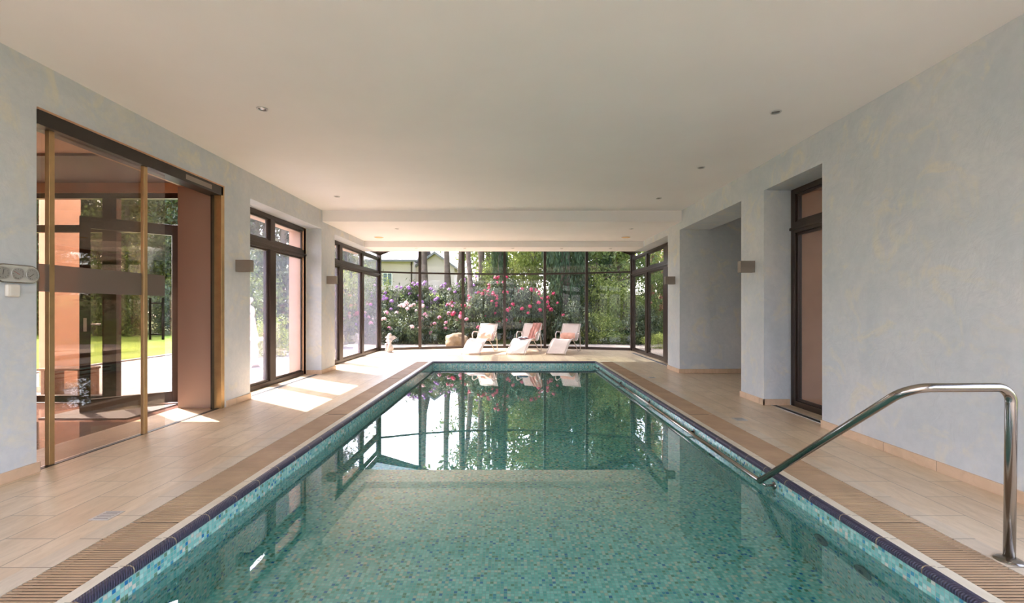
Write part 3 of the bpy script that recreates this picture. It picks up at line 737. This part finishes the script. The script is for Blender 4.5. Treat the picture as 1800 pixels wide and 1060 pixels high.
# open book
r = empty('open_book', (0, 0, 0), 0, 'open blue covered book lying on the middle sun lounger', 'book'); r.matrix_world = LS[1] @ Matrix.Translation((-.02, .62, .425)) @ Matrix.Rotation(R(30), 4, 'Z')
m = MB(); m.prism([(-.14, .0), (-.07, .010), (0, .0), (.07, .010), (.14, 0), (.14, -.006), (.0, -.006), (-.14, -.006)], -.09, .09, axis='y'); m.build('cover', M['bookblue'], r)
m = MB()
for sg in (-1, 1): m.prism([(0, .004), (sg*.03, .024), (sg*.08, .024), (sg*.13, .012), (sg*.13, .003), (sg*.07, .012)], -.083, .083, axis='y')
m.build('pages', M['paper'], r)

# ------------------------------------------------------------------ cherub statue
def fused(name, parts, mat, parent, voxel=.008, smooth=2):
    m = MB()
    for p in parts:
        if p[0] == 'b': m.ball(p[1], p[2], 14, p[3] if len(p) > 3 else None)
        elif p[0] == 't': m.tube(p[1], p[2], 10)
        elif p[0] == 'l': m.lathe(p[1], 20, p[2] if len(p) > 2 else None)
    o = m.build(name, mat, parent); md = o.modifiers.new('r', 'REMESH'); md.mode = 'VOXEL'; md.voxel_size = voxel; md.use_smooth_shade = True
    if smooth: s = o.modifiers.new('sm', 'SMOOTH'); s.iterations = smooth; s.factor = .6
    return o
r = empty('cherub_statue', (-3.50, 13.12, 0), R(-20), 'white stone cherub statue sitting on a ball in the left bay corner', 'statue')
fused('body', [('b', (0, 0, .30), (.062, .052, .085)), ('b', (0, -.01, .245), (.07, .06, .05)), ('b', (0, -.012, .355), (.05, .042, .04)), ('t', [(0, 0, .37), (.004, -.005, .425)], [.026, .024]),
      ('b', (.006, -.012, .475), (.056, .058, .062)), ('b', (.006, -.066, .468), (.010, .012, .010)), ('b', (-.018, -.060, .458), (.018, .014, .014)), ('b', (.03, -.060, .458), (.018, .014, .014)),
      ('b', (.006, -.062, .445), (.012, .010, .006)), ('b', (-.05, -.005, .47), (.010, .014, .018)), ('b', (.062, -.005, .47), (.010, .014, .018)),
      ('t', [(-.05, 0, .36), (-.085, -.03, .31), (-.055, -.085, .33), (-.01, -.095, .385)], [.024, .021, .018, .015]),
      ('t', [(.055, 0, .36), (.098, -.03, .32), (.065, -.085, .35), (.03, -.09, .40)], [.024, .021, .018, .015]),
      ('b', (-.005, -.097, .398), (.014, .012, .018)), ('b', (.026, -.092, .415), (.014, .012, .018)),
      ('t', [(-.035, -.02, .25), (-.055, -.105, .235), (-.035, -.115, .15), (-.03, -.12, .09)], [.036, .033, .025, .018]),
      ('t', [(.035, -.02, .25), (.065, -.10, .25), (.05, -.115, .17), (.03, -.10, .11)], [.036, .033, .025, .018]),
      ('t', [(-.03, -.115, .085), (-.035, -.155, .075)], [.018, .013]), ('t', [(.03, -.10, .105), (.03, -.14, .09)], [.018, .013])], M['statue'], r, .007)
fused('hair', [('b', (.006+.042*math.cos(a)*math.cos(e), .006+.046*math.sin(a)*math.cos(e), .492+.048*math.sin(e)), .018) for e in (.1, .6, 1.1) for a in [k*PI/4+e for k in range(8)] if not (math.sin(a) < -.5 and e < .5)]+[('b', (.006, .004, .492), (.05, .05, .048))], M['statue'], r, .007, 0)
for sg in (-1, 1):
    m = MB(); pts = []
    for k in range(7):
        a = R(20+k*17); L_ = .16-.012*k
        m.tube([(sg*.02, .045, .33+.01*k), (sg*(.04+L_*.5*math.cos(a)), .07, .36+L_*.6*math.sin(a)), (sg*(.05+L_*math.cos(a)), .075, .37+L_*math.sin(a))], [.018, .017, .005], 8)
    m.build('wing', M['statue'], r, smooth=True)
m = MB(); m.ball((0, 0, .115), .115, 24); m.lathe([(.075, 0), (.08, .01), (.06, .02)], 24); m.build('ball_base', M['statue'], r, smooth=True)

# ------------------------------------------------------------------ ground outside
def gh(x, y):
    """ground height: a bank rises behind the bay"""
    t = max(0, min(1, (y-17.2)/13)); s = t*t*(3-2*t)
    w = 1-max(0, min(1, (-9-x)/8)) if x < -9 else 1
    return GZ-.02+2.3*s*w+.05*noise.noise(Vector((x*.3, y*.3, 0)))*(1 if y > 17 or x < -9.5 else 0)
def grid(name, x0, x1, y0, y1, nx, ny, mat, skip=None, dz=0):
    m = MB(); vs = [(x0+(x1-x0)*i/nx, y0+(y1-y0)*j/ny, gh(x0+(x1-x0)*i/nx, y0+(y1-y0)*j/ny)+dz) for j in range(ny+1) for i in range(nx+1)]
    fs = []
    for j in range(ny):
        for i in range(nx):
            a = j*(nx+1)+i; cx_, cy_ = (vs[a][0]+vs[a+1][0])/2, (vs[a][1]+vs[a+nx+1][1])/2
            if skip and skip(cx_, cy_): continue
            fs.append((a, a+1, a+nx+2, a+nx+1))
    m.add(vs, fs); return struct(m, name, mat, smooth=True, fixn=False)
grid('ground', -70, 70, -40, 80, 140, 120, M['soil'], lambda x, y: -10 < x < 6 and -3.6 < y < 15 and not (x < -7.3 and False), -.04)
m = MB(); m.box(-9.6, OL, 6.17, 16.0, -.2, GZ); m.box(-10.2, -7.0, -4, 6.3, -.2, GZ-.001); struct(m, 'terrace_paving', M['terrace'])
m = MB(); m.box(3.95, 6.5, -4, 16, -.2, GZ-.01); m.box(-6, 9, 14.3, 16.9, -.2, GZ-.005); struct(m, 'garden_path', M['stone_path'])
grid('lawn', -34, -9.6, 3, 28, 40, 40, M['lawn'], None, .0)
m = MB(); m.box(-9.75, -9.6, -4, 16.0, -.2, GZ+.03); struct(m, 'lawn_edging', M['terrace'])
grid('lawn_bank', -16, 3, 26.5, 33, 30, 12, M['lawn'], None, .03)

# porch piers, bench
for (x0, x1, lb) in ((-7.44, -7.30, 'orange terracotta pier standing outside the porch window'),):
    r = empty('garden_pier', ((x0+x1)/2, 7.45, GZ), 0, lb, 'pier'); h = (x1-x0)/2
    m = MB(); m.box(-h, h, -.28, .28, 0, 3.2); m.build('shaft', M['terra'], r, bevel=.01)
    m = MB(); m.box(-h-.02, h+.02, -.30, .30, 0, .09); m.build('plinth', M['skirt'], r)
r = empty('garden_bench', (-6.62, 6.85, GZ), 0, 'low wooden bench outside the porch window beside the terracotta pier', 'bench')
m = MB()
for k in range(4): m.box(-.35, .30, -.16+k*.085, -.16+k*.085+.07, .40, .43)
m.build('seat', M['bench'], r)
for x in (-.30, .24): m = MB(); m.box(x, x+.05, -.15, .15, 0, .40); m.build('leg', M['bench'], r)

# garden statue on the terrace and its table
r = empty('garden_statue', (-5.95, 10.35, GZ), R(-30), 'pale stone statue of a robed woman outside the left window', 'statue')
fused('figure', [('l', [(.17, .62), (.19, .66), (.165, .80), (.13, 1.0), (.10, 1.12), (.115, 1.2), (.12, 1.28), (.10, 1.34), (.05, 1.38)]), ('t', [(0, 0, 1.34), (0, -.01, 1.43)], [.04, .035]),
      ('b', (0, -.015, 1.49), (.062, .07, .085)), ('b', (0, -.085, 1.485), (.012, .014, .014)), ('b', (0, .045, 1.52), (.055, .05, .05)),
      ('t', [(.11, 0, 1.31), (.20, -.03, 1.16), (.13, -.14, 1.13), (.03, -.17, 1.19)], [.04, .036, .03, .022]), ('t', [(-.11, 0, 1.31), (-.19, -.02, 1.14), (-.16, -.08, .96), (-.12, -.13, .92)], [.04, .036, .03, .022]),
      ('b', (.02, -.175, 1.2), (.025, .02, .03)), ('b', (-.115, -.14, .90), (.022, .022, .035))]+[('t', [(.15*math.cos(k), .15*math.sin(k), .65), (.10*math.cos(k+.3), .10*math.sin(k+.3), 1.1)], .022) for k in [i*.7 for i in range(9)]], M['statue'], r, .014)
m = MB(); m.lathe([(.24, 0), (.24, .08), (.18, .12), (.15, .2), (.15, .48), (.19, .55), (.22, .57), (.22, .63)], 24); m.build('pedestal', M['statue'], r, smooth='auto')
r = empty('garden_table', (-5.05, 8.95, GZ), 0, 'round white garden table on the terrace outside the left window', 'table')
m = MB(); m.lathe([(.36, .70), (.38, .71), (.38, .725), (.36, .735)], 32); m.build('table_top', M['white'], r, smooth='auto')
for k in range(3):
    a = k*2*PI/3+.4; m = MB(); m.tube([(.03*math.cos(a), .03*math.sin(a), .70), (.07*math.cos(a), .07*math.sin(a), .45), (.05*math.cos(a), .05*math.sin(a), .25), (.27*math.cos(a), .27*math.sin(a), .012)], .014, 8); m.build('leg', M['white'], r, smooth=True)
# metal garden fence left of the bay
for (x, y, a, n, lb) in ((-8.6, 13.4, 30, 18, 'thin metal railing among shrubs outside the left window'),):
    r = empty('garden_railing', (x, y, GZ), R(a), lb, 'railing')
    m = MB(); m.tube([(0, 0, .95), (n*.14, 0, .95)], .014, 8); m.tube([(0, 0, .12), (n*.14, 0, .12)], .012, 8); m.build('rail', M['frame'], r)
    m = MB()
    for k in range(n): m.tube([(k*.14, 0, .12), (k*.14, 0, .95)], .007, 6)
    m.build('bars', M['frame'], r)
    for k in (0, n*.14): m = MB(); m.tube([(k, 0, 0), (k, 0, 1.05)], .02, 8); m.build('post', M['frame'], r)

# boulder
def blob(name, c, rr, mat, seed, lb=None, cat=None, amp=.25):
    bm = bmesh.new(); bmesh.ops.create_icosphere(bm, subdivisions=4, radius=1)
    for v in bm.verts:
        d = 1+amp*noise.fractal(v.co*1.3+Vector((seed, 0, 0)), 1, 2, 4); v.co = Vector((v.co.x*rr[0]*d, v.co.y*rr[1]*d, v.co.z*rr[2]*d))
    me = bpy.data.meshes.new(name); bm.to_mesh(me); bm.free(); me.materials.append(mat); me.polygons.foreach_set('use_smooth', [True]*len(me.polygons))
    o = bpy.data.objects.new(name, me); COL.objects.link(o); o.location = c
    if lb: tag(o, lb, cat)
    return o
blob('boulder', (-1.86, 15.75, .12), (.42, .3, .30), M['boulder'], 3, 'tan sandstone boulder outside the bay, left of the loungers', 'boulder')

# ------------------------------------------------------------------ far house
H = empty('house', (-9.5, 36, 2.2), 0, 'cream rendered house with a grey tiled roof on the bank behind the garden', 'house')
def HB(m, x0, x1, y0, y1, z0, z1): return m.box(x0+9.5, x1+9.5, y0-36, y1-36, z0-2.2, z1-2.2)
m = MB(); HB(m, -17, -7.7, 36, 43, 1.9, 5.0); HB(m, -7.7, -4.6, 37, 43, 1.9, 4.6); m.prism([(1.8, 2.4), (4.9, 2.4), (3.35, 3.5)], 1, 7, axis='y'); m.build('wall', M['cream_house'], H)
m = MB(); m.prism([(-.5, 2.75), (3.6, 5.2), (7.6, 2.75), (7.6, 2.9), (3.6, 5.4), (-.5, 2.9)], -7.9, 2.2, axis='x'); m.build('roof', M['roof_tile'], H)
m = MB(); m.prism([(1.5, 2.2), (3.35, 3.5), (5.2, 2.2), (5.2, 2.38), (3.35, 3.7), (1.5, 2.38)], .6, 7, axis='y'); m.build('gable_roof', M['roof_tile'], H)
for (x, z, w_, h_) in ((-9.75, 3.15, .62, .9), (-12.2, 3.15, .7, .9), (-7.1, 2.3, .5, 1.5)):
    y = 36 if x < -8 else 37
    m = MB(); HB(m, x-w_/2-.07, x+w_/2+.07, y-.05, y+.02, z-.07, z+h_+.07); HB(m, x-.03, x+.03, y-.08, y-.05, z, z+h_); f = m.build('window_frame', M['white'], H)
    m = MB(); HB(m, x-w_/2, x+w_/2, y-.065, y-.055, z, z+h_); m.build('window_glass', simple('house_glass', (.16, .2, .24), .1), f)
m = MB(); m.tube([(-7.85+9.5, -.08, 2.75), (-7.85+9.5, -.08, -.3)], .06, 8); m.build('drainpipe', M['frame'], H)

# ------------------------------------------------------------------ planting
def leaf_mesh(name, n, rad, size, mat, seed, clumps=40, elong=2.0, shell=.55, zmin=-.55, flat=0.0, scatter=.16):
    rnd = random.Random(seed); vs = []; fs = []
    cl = []
    for _ in range(clumps):
        while True:
            d = Vector((rnd.uniform(-1, 1), rnd.uniform(-1, 1), rnd.uniform(-1, 1)))
            if .05 < d.length <= 1: break
        d = d.normalized()*(shell+(1-shell)*rnd.random())*(.85+.3*rnd.random())
        if d.z < zmin: d.z = zmin*rnd.random()
        cl.append(d)
    for _ in range(n):
        c = rnd.choice(cl); o = Vector((rnd.gauss(0, 1), rnd.gauss(0, 1), rnd.gauss(0, .75)))*scatter
        p = c+o; P = Vector((p.x*rad[0], p.y*rad[1], p.z*rad[2]))
        out = (o.normalized()+c*.5+Vector((0, 0, .35+flat))+Vector((rnd.uniform(-.5, .5), rnd.uniform(-.5, .5), rnd.uniform(-.3, .3)))).normalized()
        t = out.cross(Vector((rnd.uniform(-1, 1), rnd.uniform(-1, 1), rnd.uniform(-1, 1)))).normalized(); b_ = out.cross(t)
        s = size*rnd.uniform(.6, 1.3); l = s*elong
        k = len(vs)
        vs += [P-t*l*.5, P+b_*s*.5+out*s*.12, P+t*l*.5-out*s*.18, P-b_*s*.5+out*s*.12]
        fs.append((k, k+1, k+2, k+3))
    me = bpy.data.meshes.new(name); me.from_pydata([tuple(v) for v in vs], [], fs); me.materials.append(mat); return me

def obj_of(me, name, parent=None, loc=(0, 0, 0), rot=(0, 0, 0), sc=(1, 1, 1)):
    o = bpy.data.objects.new(name, me); COL.objects.link(o)
    if parent: o.parent = parent
    o.location = loc; o.rotation_euler = rot; o.scale = sc; return o

def flower_mesh(col, seed):
    rnd = random.Random(seed); m = MB()
    for k in range(11):
        a = k*2.4; z = 1-(k+.5)/11*1.25; r0 = math.sqrt(max(0, 1-z*z)); d = Vector((r0*math.cos(a), r0*math.sin(a), z)); c = d*.055
        t = d.orthogonal().normalized(); b_ = d.cross(t)
        for p in range(5):
            an = p*2*PI/5+rnd.random()*.3; u = t*math.cos(an)+b_*math.sin(an); w_ = d.cross(u)
            m.add([c, c+u*.022+w_*.014+d*.006, c+u*.04+d*.004, c+u*.022-w_*.014+d*.006], [(0, 1, 2, 3)])
    me = bpy.data.meshes.new('flower_head'); me.from_pydata(m.v, [], m.f); me.materials.append(col); return me
FM = {k: flower_mesh(v, i) for i, (k, v) in enumerate(FL.items())}
rh = [leaf_mesh('foliage', 5200, (1, 1, 1), .052, M['leaf_dark'], 11+i, 75, 2.6, .6, scatter=.13) for i in range(3)]
md_ = [leaf_mesh('foliage', 5200, (1, 1, 1), .045, M['leaf_mid'], 31+i, 70, 1.8, .55, scatter=.14) for i in range(2)]
lt = [leaf_mesh('foliage', 4600, (1, 1, 1), .045, M['leaf_lite'], 41+i, 60, 1.7, .5, scatter=.15) for i in range(2)]
iv = [leaf_mesh('foliage', 15000, (1, 1, 1), .048, M['leaf_ivy'], 51, 160, 1.3, .62, zmin=-1, scatter=.12)]

def stems_mesh(seed, h=1.0, n=7):
    rnd = random.Random(seed); m = MB()
    for k in range(n):
        a = rnd.random()*6.28; e = rnd.uniform(.2, .65)
        m.tube([(0.05*math.cos(a), .05*math.sin(a), 0), (e*.4*math.cos(a), e*.4*math.sin(a), h*.4), (e*math.cos(a+.3), e*math.sin(a+.3), h*rnd.uniform(.8, 1.2))], [.03, .02, .008], 6)
    me = bpy.data.meshes.new('stems'); me.from_pydata(m.v, [], m.f); me.materials.append(M['bark']); return me
ST = [stems_mesh(i) for i in range(2)]
cnt = [0]
def bush(x, y, rx, ry, rz, pool, lb, cat='shrub', group=None, flowers=None, nf=0, name='garden_shrub', z=None, fz=1.0):
    cnt[0] += 1; rnd = random.Random(cnt[0]*17)
    z0 = (gh(x, y) if z is None else z)
    r = empty(name, (x, y, z0), rnd.random()*6.28, lb, cat, group)
    obj_of(rnd.choice(pool), 'foliage', r, (0, 0, rz*.62), (0, 0, 0), (rx, ry, rz))
    obj_of(ST[cnt[0] % 2], 'stems', r, (0, 0, -.02), (0, 0, 0), (rx*.8, ry*.8, rz*.9))
    if flowers:
        for k in range(nf):
            while True:
                a = rnd.random()*6.28; e = rnd.uniform(-.15, 1.35)
                d = Vector((math.cos(a)*math.cos(e), math.sin(a)*math.cos(e), math.sin(e)))
                wd = Matrix.Rotation(r.rotation_euler.z, 3, 'Z') @ d
                if wd.y < .35: break
            s = rnd.uniform(.8, 1.35)*fz
            q = d*rnd.uniform(.95, 1.12)
            f = obj_of(FM[flowers if isinstance(flowers, str) else rnd.choice(flowers)], 'flower_head', r, (q.x*rx, q.y*ry, rz*.62+q.z*rz), (rnd.uniform(-.6, .6), rnd.uniform(-.6, .6), 0), (s, s, s))
            
    return r
# (px, Y) helper only turns the surveyed direction into a place on the ground
def gx(px, Y): return (px-898)*Y/800
RB = [ # px, Y, rx, ry, rz, colour, flowers, label
 (668, 18.6, 1.0, .9, 1.05, 'purple', 18, 'purple flowering rhododendron in the left corner of the bay view'),
 (700, 19.6, 1.1, .9, 1.25, 'purple', 14, 'purple rhododendron in front of the cream house wall'),
 (736, 20.2, 1.0, .9, 1.35, 'purple', 22, 'tall purple rhododendron behind the first bay mullion'),
 (790, 20.6, 1.1, .9, 1.25, 'purple', 20, 'purple rhododendron at the foot of the leaning tree trunks'),
 (830, 21.5, 1.0, .9, 1.45, 'purple', 12, 'purple rhododendron behind the crimson bushes'),
 (682, 17.2, .75, .6, .75, ('pink', 'blush'), 10, 'low pink rhododendron near the cherub statue'),
 (722, 17.3, .85, .7, .95, 'blush', 22, 'blush white rhododendron in front of the purple ones'),
 (768, 17.4, .8, .65, .80, 'pink', 12, 'pink rhododendron behind the sandstone boulder'),
 (803, 17.6, .75, .65, .95, ('crimson', 'pink'), 14, 'pink and crimson rhododendron left of the first lounger'),
 (842, 17.9, .9, .8, 1.2, 'crimson', 24, 'crimson rhododendron behind the leftmost sun lounger'),
 (880, 18.6, 1.0, .8, 1.55, 'crimson', 30, 'tall crimson rhododendron behind the central mullion'),
 (926, 18.0, .9, .8, 1.30, 'crimson', 22, 'crimson rhododendron behind the middle sun lounger'),
 (962, 18.2, .8, .7, 1.15, 'crimson', 8, 'sparsely flowering crimson rhododendron beside the ivy clad trunk')]
for (px, Y, rx, ry, rz, c, n, lb) in RB:
    bush(gx(px, Y), Y, rx, ry, rz, rh, lb, 'rhododendron', None, c, n, 'rhododendron', fz=.95)
GB = [
 (1010, 17.6, .9, .8, 1.0, rh, 'dark green shrub behind the rightmost sun lounger'),
 (1050, 17.4, .8, .7, .80, lt, 'pale green leafy shrub right of the rightmost lounger'),
 (1085, 17.2, .9, .7, .55, md_, 'low rounded green shrub in the right corner of the bay view'),
 (1052, 19.5, 1.2, .9, 1.7, lt, 'bright green shrub behind the low round shrub'),
 (1095, 19.8, 1.2, .9, 1.6, lt, 'mid green shrub behind the right bay corner'),
 (1010, 21.0, 1.4, 1.0, 2.3, rh, 'tall dark shrub to the right of the ivy clad trunk'),
 (925, 22.5, 1.2, 1.0, 2.5, lt, 'tall light green shrub above the crimson rhododendrons'),
 (1130, 17.0, .9, .8, .9, rh, 'dark shrub outside the right side windows'),
 (1160, 15.2, .55, .5, .35, lt, 'small bright plant low outside the right side windows'),
 (1150, 20.5, 1.3, 1.0, 1.6, md_, 'green shrub farther back outside the right side windows'),
 (870, 22.6, .9, .9, 2.0, md_, 'green shrub behind the tall crimson rhododendron')]
for (px, Y, rx, ry, rz, pool, lb) in GB: bush(gx(px, Y), Y, rx, ry, rz, pool, lb)
LBs = [
 (-6.7, 12.6, .75, .75, .75, lt, 'light green leafy plant on the terrace behind the garden statue'),
 (-8.4, 14.9, 1.5, 1.2, 1.6, md_, 'large green shrub behind the metal railing'),
 (-9.6, 16.8, 1.6, 1.3, 2.2, rh, 'dark shrub behind the metal railing'),
 (-6.8, 15.6, 1.1, 1.0, 1.3, rh, 'dark shrub close to the left side of the glass bay'),
 (-7.2, 18.8, 1.6, 1.3, 2.0, lt, 'tall bright shrub left of the glass bay'),
 (-5.9, 19.0, 1.2, 1.0, 1.6, md_, 'green shrub beyond the left side of the glass bay')]
for (x, y, rx, ry, rz, pool, lb) in LBs: bush(x, y, rx, ry, rz, pool, lb)
for k in range(15):   # hedge behind the lawn
    x = -31+k*1.75; y = 23.5+1.5*math.sin(k*1.7)
    if x > -9.5: continue
    bush(x, y, 1.6, 1.3, 1.9+.5*math.sin(k*2.3), [rh[0], md_[0]], 'dense dark green hedge shrub behind the sunlit lawn', 'shrub', 'hedge shrubs behind the lawn')

# trees
def tree_mesh(h, r0, seed, lean=0.0, branches=8, b0=.4, bl=2.2, mat='bark'):
    rnd = random.Random(seed); m = MB(); pts = []; rs = []
    for k in range(9):
        t = k/8; pts.append((lean*t*t+.12*math.sin(t*5+seed), .12*math.sin(t*4+seed*2), h*t)); rs.append(r0*(1-.75*t)+(r0*.35 if k == 0 else 0))
    m.tube(pts, rs, 10); ends = []
    for k in range(branches):
        t = b0+(1-b0)*(k+rnd.random()*.6)/branches; t = min(t, .97); a = rnd.random()*6.28+k*2.4; i = min(int(t*8), 7); f = t*8-i
        p = Vector(pts[i]).lerp(Vector(pts[i+1]), f); L_ = bl*(1.15-t)*rnd.uniform(.7, 1.2)
        e = p+Vector((math.cos(a)*L_, math.sin(a)*L_, L_*rnd.uniform(.15, .6))); mid = p.lerp(e, .5)+Vector((0, 0, -.1*L_))
        m.tube([p, mid, e], [r0*.25*(1.2-t), r0*.15*(1.2-t)+.008, .01], 6); ends += [mid, e]
    me = bpy.data.meshes.new('trunk'); me.from_pydata(m.v, [], m.f); me.materials.append(M[mat]); me.polygons.foreach_set('use_smooth', [True]*len(me.polygons))
    return me, ends, Vector(pts[-1])
def crown_mesh(ends, top, n, size, mat, seed, spread=.55, elong=2.0):
    rnd = random.Random(seed); vs = []; fs = []; src = ends+[top]*3
    for _ in range(n):
        c = rnd.choice(src); o = Vector((rnd.gauss(0, 1), rnd.gauss(0, 1), rnd.gauss(0, .6)))*spread; P = c+o
        d = Vector((rnd.uniform(-1, 1), rnd.uniform(-1, 1), rnd.uniform(-.2, 1))).normalized(); t = d.orthogonal().normalized(); b_ = d.cross(t)
        an = rnd.random()*6.28; t, b_ = t*math.cos(an)+b_*math.sin(an), b_*math.cos(an)-t*math.sin(an)
        s = size*rnd.uniform(.6, 1.4); k = len(vs); vs += [P-t*s*elong*.5, P+b_*s*.5, P+t*s*elong*.5-d*s*.2, P-b_*s*.5]; fs.append((k, k+1, k+2, k+3))
    me = bpy.data.meshes.new('crown'); me.from_pydata([tuple(v) for v in vs], [], fs); me.materials.append(mat); return me
TK = {}
for i in range(2):
    t, e, tp = tree_mesh(17, .19, 65+i, .3-i*.5, 14, .5, 2.6, 'bark'); TK['dark%d' % i] = (t, crown_mesh(e, tp, 4200, .10, M['leaf_mid'], 75+i, .8, 2.0))
    t, e, tp = tree_mesh(17, .15, 60+i, .5-i, 16, .5, 2.6, 'bark_pine'); TK['pine%d' % i] = (t, crown_mesh(e, tp, 3600, .12, M['leaf_pine'], 70+i, .62, 3.2))
    t, e, tp = tree_mesh(13, .22, 80+i, .3, 26, .12, 2.8, 'bark'); TK['leafy%d' % i] = (t, crown_mesh(e, tp, 11000, .13, M['leaf_mid'] if i == 0 else M['leaf_lite'], 90+i, .55, 1.6))
    t, e, tp = tree_mesh(14, .24, 100+i, .3, 40, .04, 2.4, 'bark'); TK['ever%d' % i] = (t, crown_mesh(e, tp, 14000, .12, M['leaf_pine'] if i else M['leaf_dark'], 110+i, .5, 2.2))
def tree(kind, x, y, s, rz, lb, group=None, name='garden_tree', tilt=0.0):
    t, c = TK[kind]; r = empty(name, (x, y, gh(x, y)-.05), rz, lb, 'tree', group); r.scale = (s, s, s); r.rotation_euler = (0, tilt, rz)
    obj_of(t, 'trunk', r); obj_of(c, 'crown', r); return r
# surveyed trunks behind the bay
for (px, Y, kind, s, rz, lb, tl) in (
    (745, 24.5, 'dark0', 1.0, 0, 'slim tree trunk rising just right of the first bay mullion', 0),
    (789, 25.0, 'dark1', .95, 1, 'straight dark trunk in the middle of the second bay pane', 0),
    (807, 26.5, 'dark0', 1.15, 2, 'thicker leaning trunk beside the straight dark trunk', -.04),
    (848, 25.5, 'dark1', 1.05, 3, 'dark trunk seen in the third bay pane, left of the ivy wrapped trunk', .05),
    (901, 27.0, 'pine0', .8, 4, 'reddish pine trunk seen right of the central mullion', 0),
    (1017, 24.0, 'pine1', .8, 5, 'reddish pine trunk seen left of the fifth mullion', 0),
    (1150, 26, 'pine0', .75, 1, 'pine trunk seen through the right side windows, left one of the pair', 0),
    (1163, 26, 'pine1', .75, 2, 'pine trunk seen through the right side windows, right one of the pair', 0)):
    tree(kind, gx(px, Y), Y, s, rz, lb, None, 'pine_tree', tl)
for (px, Y, rr, h, lb) in ((877, 21.5, .42, 3.4, 'ivy wrapped tree trunk behind the tall crimson rhododendron'), (992, 18.8, .85, 3.6, 'broad dark ivy clad tree behind the rightmost sun lounger'), (1062, 24, .6, 4.5, 'ivy clad tree behind the bright shrubs on the right')):
    x = gx(px, Y); r = empty('ivy_tree', (x, Y, gh(x, Y)), 0, lb, 'tree')
    m = MB(); m.tube([(0, 0, -.1), (.05, 0, h*.9), (0, .1, h*2.3)], [rr*.28, rr*.22, rr*.1], 10); m.build('trunk', M['bark'], r, smooth=True)
    obj_of(iv[0], 'ivy', r, (0, 0, h*.95), (0, 0, px), (rr, rr, h))
for (px, Y, kind, s, rz, lb) in (
    (935, 24, 'leafy1', .8, 1, 'light green leafy tree in the fourth bay pane'),
    (1045, 22, 'leafy0', .75, 2, 'leafy green tree in the rightmost bay pane'),
    (1090, 25, 'leafy1', .9, 3, 'bright leafy tree at the right corner of the bay'),
    (985, 27, 'ever0', 1.0, 4, 'dark evergreen behind the ivy clad tree'),
    (860, 28, 'leafy0', .8, 5, 'green leafy tree between the trunks and the ivy wrapped trunk')):
    tree(kind, gx(px, Y), Y, s, rz, lb, None, 'leafy_tree')
# overhanging tree that shades the loungers
t, e, tp = tree_mesh(10, .13, 131, -1.8, 20, .55, 3.2, 'bark'); x = gx(829, 17.9)
TK['over'] = (t, crown_mesh([p for p in e], tp, 8500, .16, M['leaf_mid'], 132, .75, 1.8))
tree('over', x, 18.3, 1, .15, 'slender tree leaning over the glass bay, trunk in the third pane', None, 'leaning_tree', -.01)
rnd = random.Random(5)
# wood behind
k = 0
for row, (Y, n, x0, x1) in enumerate(((31, 8, 3, 30), (38, 10, 0, 42), (46, 13, -28, 44))):
    for i in range(n):
        x = x0+(x1-x0)*(i+rnd.uniform(-.3, .3))/(n-1); y = Y+rnd.uniform(-1.5, 1.5)
        if -15 < x < -3 and y < 45: continue
        kd = rnd.choice(['ever0', 'ever1', 'leafy0', 'pine0', 'pine1'] if x > -3 else ['pine0', 'pine1', 'pine0', 'ever1'])
        tree(kd, x, y, rnd.uniform(.42, .62), rnd.random()*6, 'tall tree of the wood far behind the glass bay', 'wood behind the glass bay', 'woodland_tree'); k += 1
for i in range(26):   # wood left, beyond the lawn
    a = i/25; x = -36+27*a+rnd.uniform(-1, 1); y = 27+rnd.uniform(-1.5, 6)-3*a
    if x > -11: continue
    tree(rnd.choice(['ever0', 'ever1', 'leafy0', 'pine1', 'leafy1']), x, y, rnd.uniform(.7, 1.0), rnd.random()*6, 'tree of the wood beyond the sunlit lawn on the left', 'wood beyond the lawn', 'woodland_tree')
for i in range(9):
    x = 8+rnd.uniform(0, 6); y = 8+i*2.4
    tree(rnd.choice(['ever0', 'ever1', 'pine0']), x, y, rnd.uniform(.7, .9), rnd.random()*6, 'shaded tree outside the right side windows', 'trees outside the right windows', 'woodland_tree')
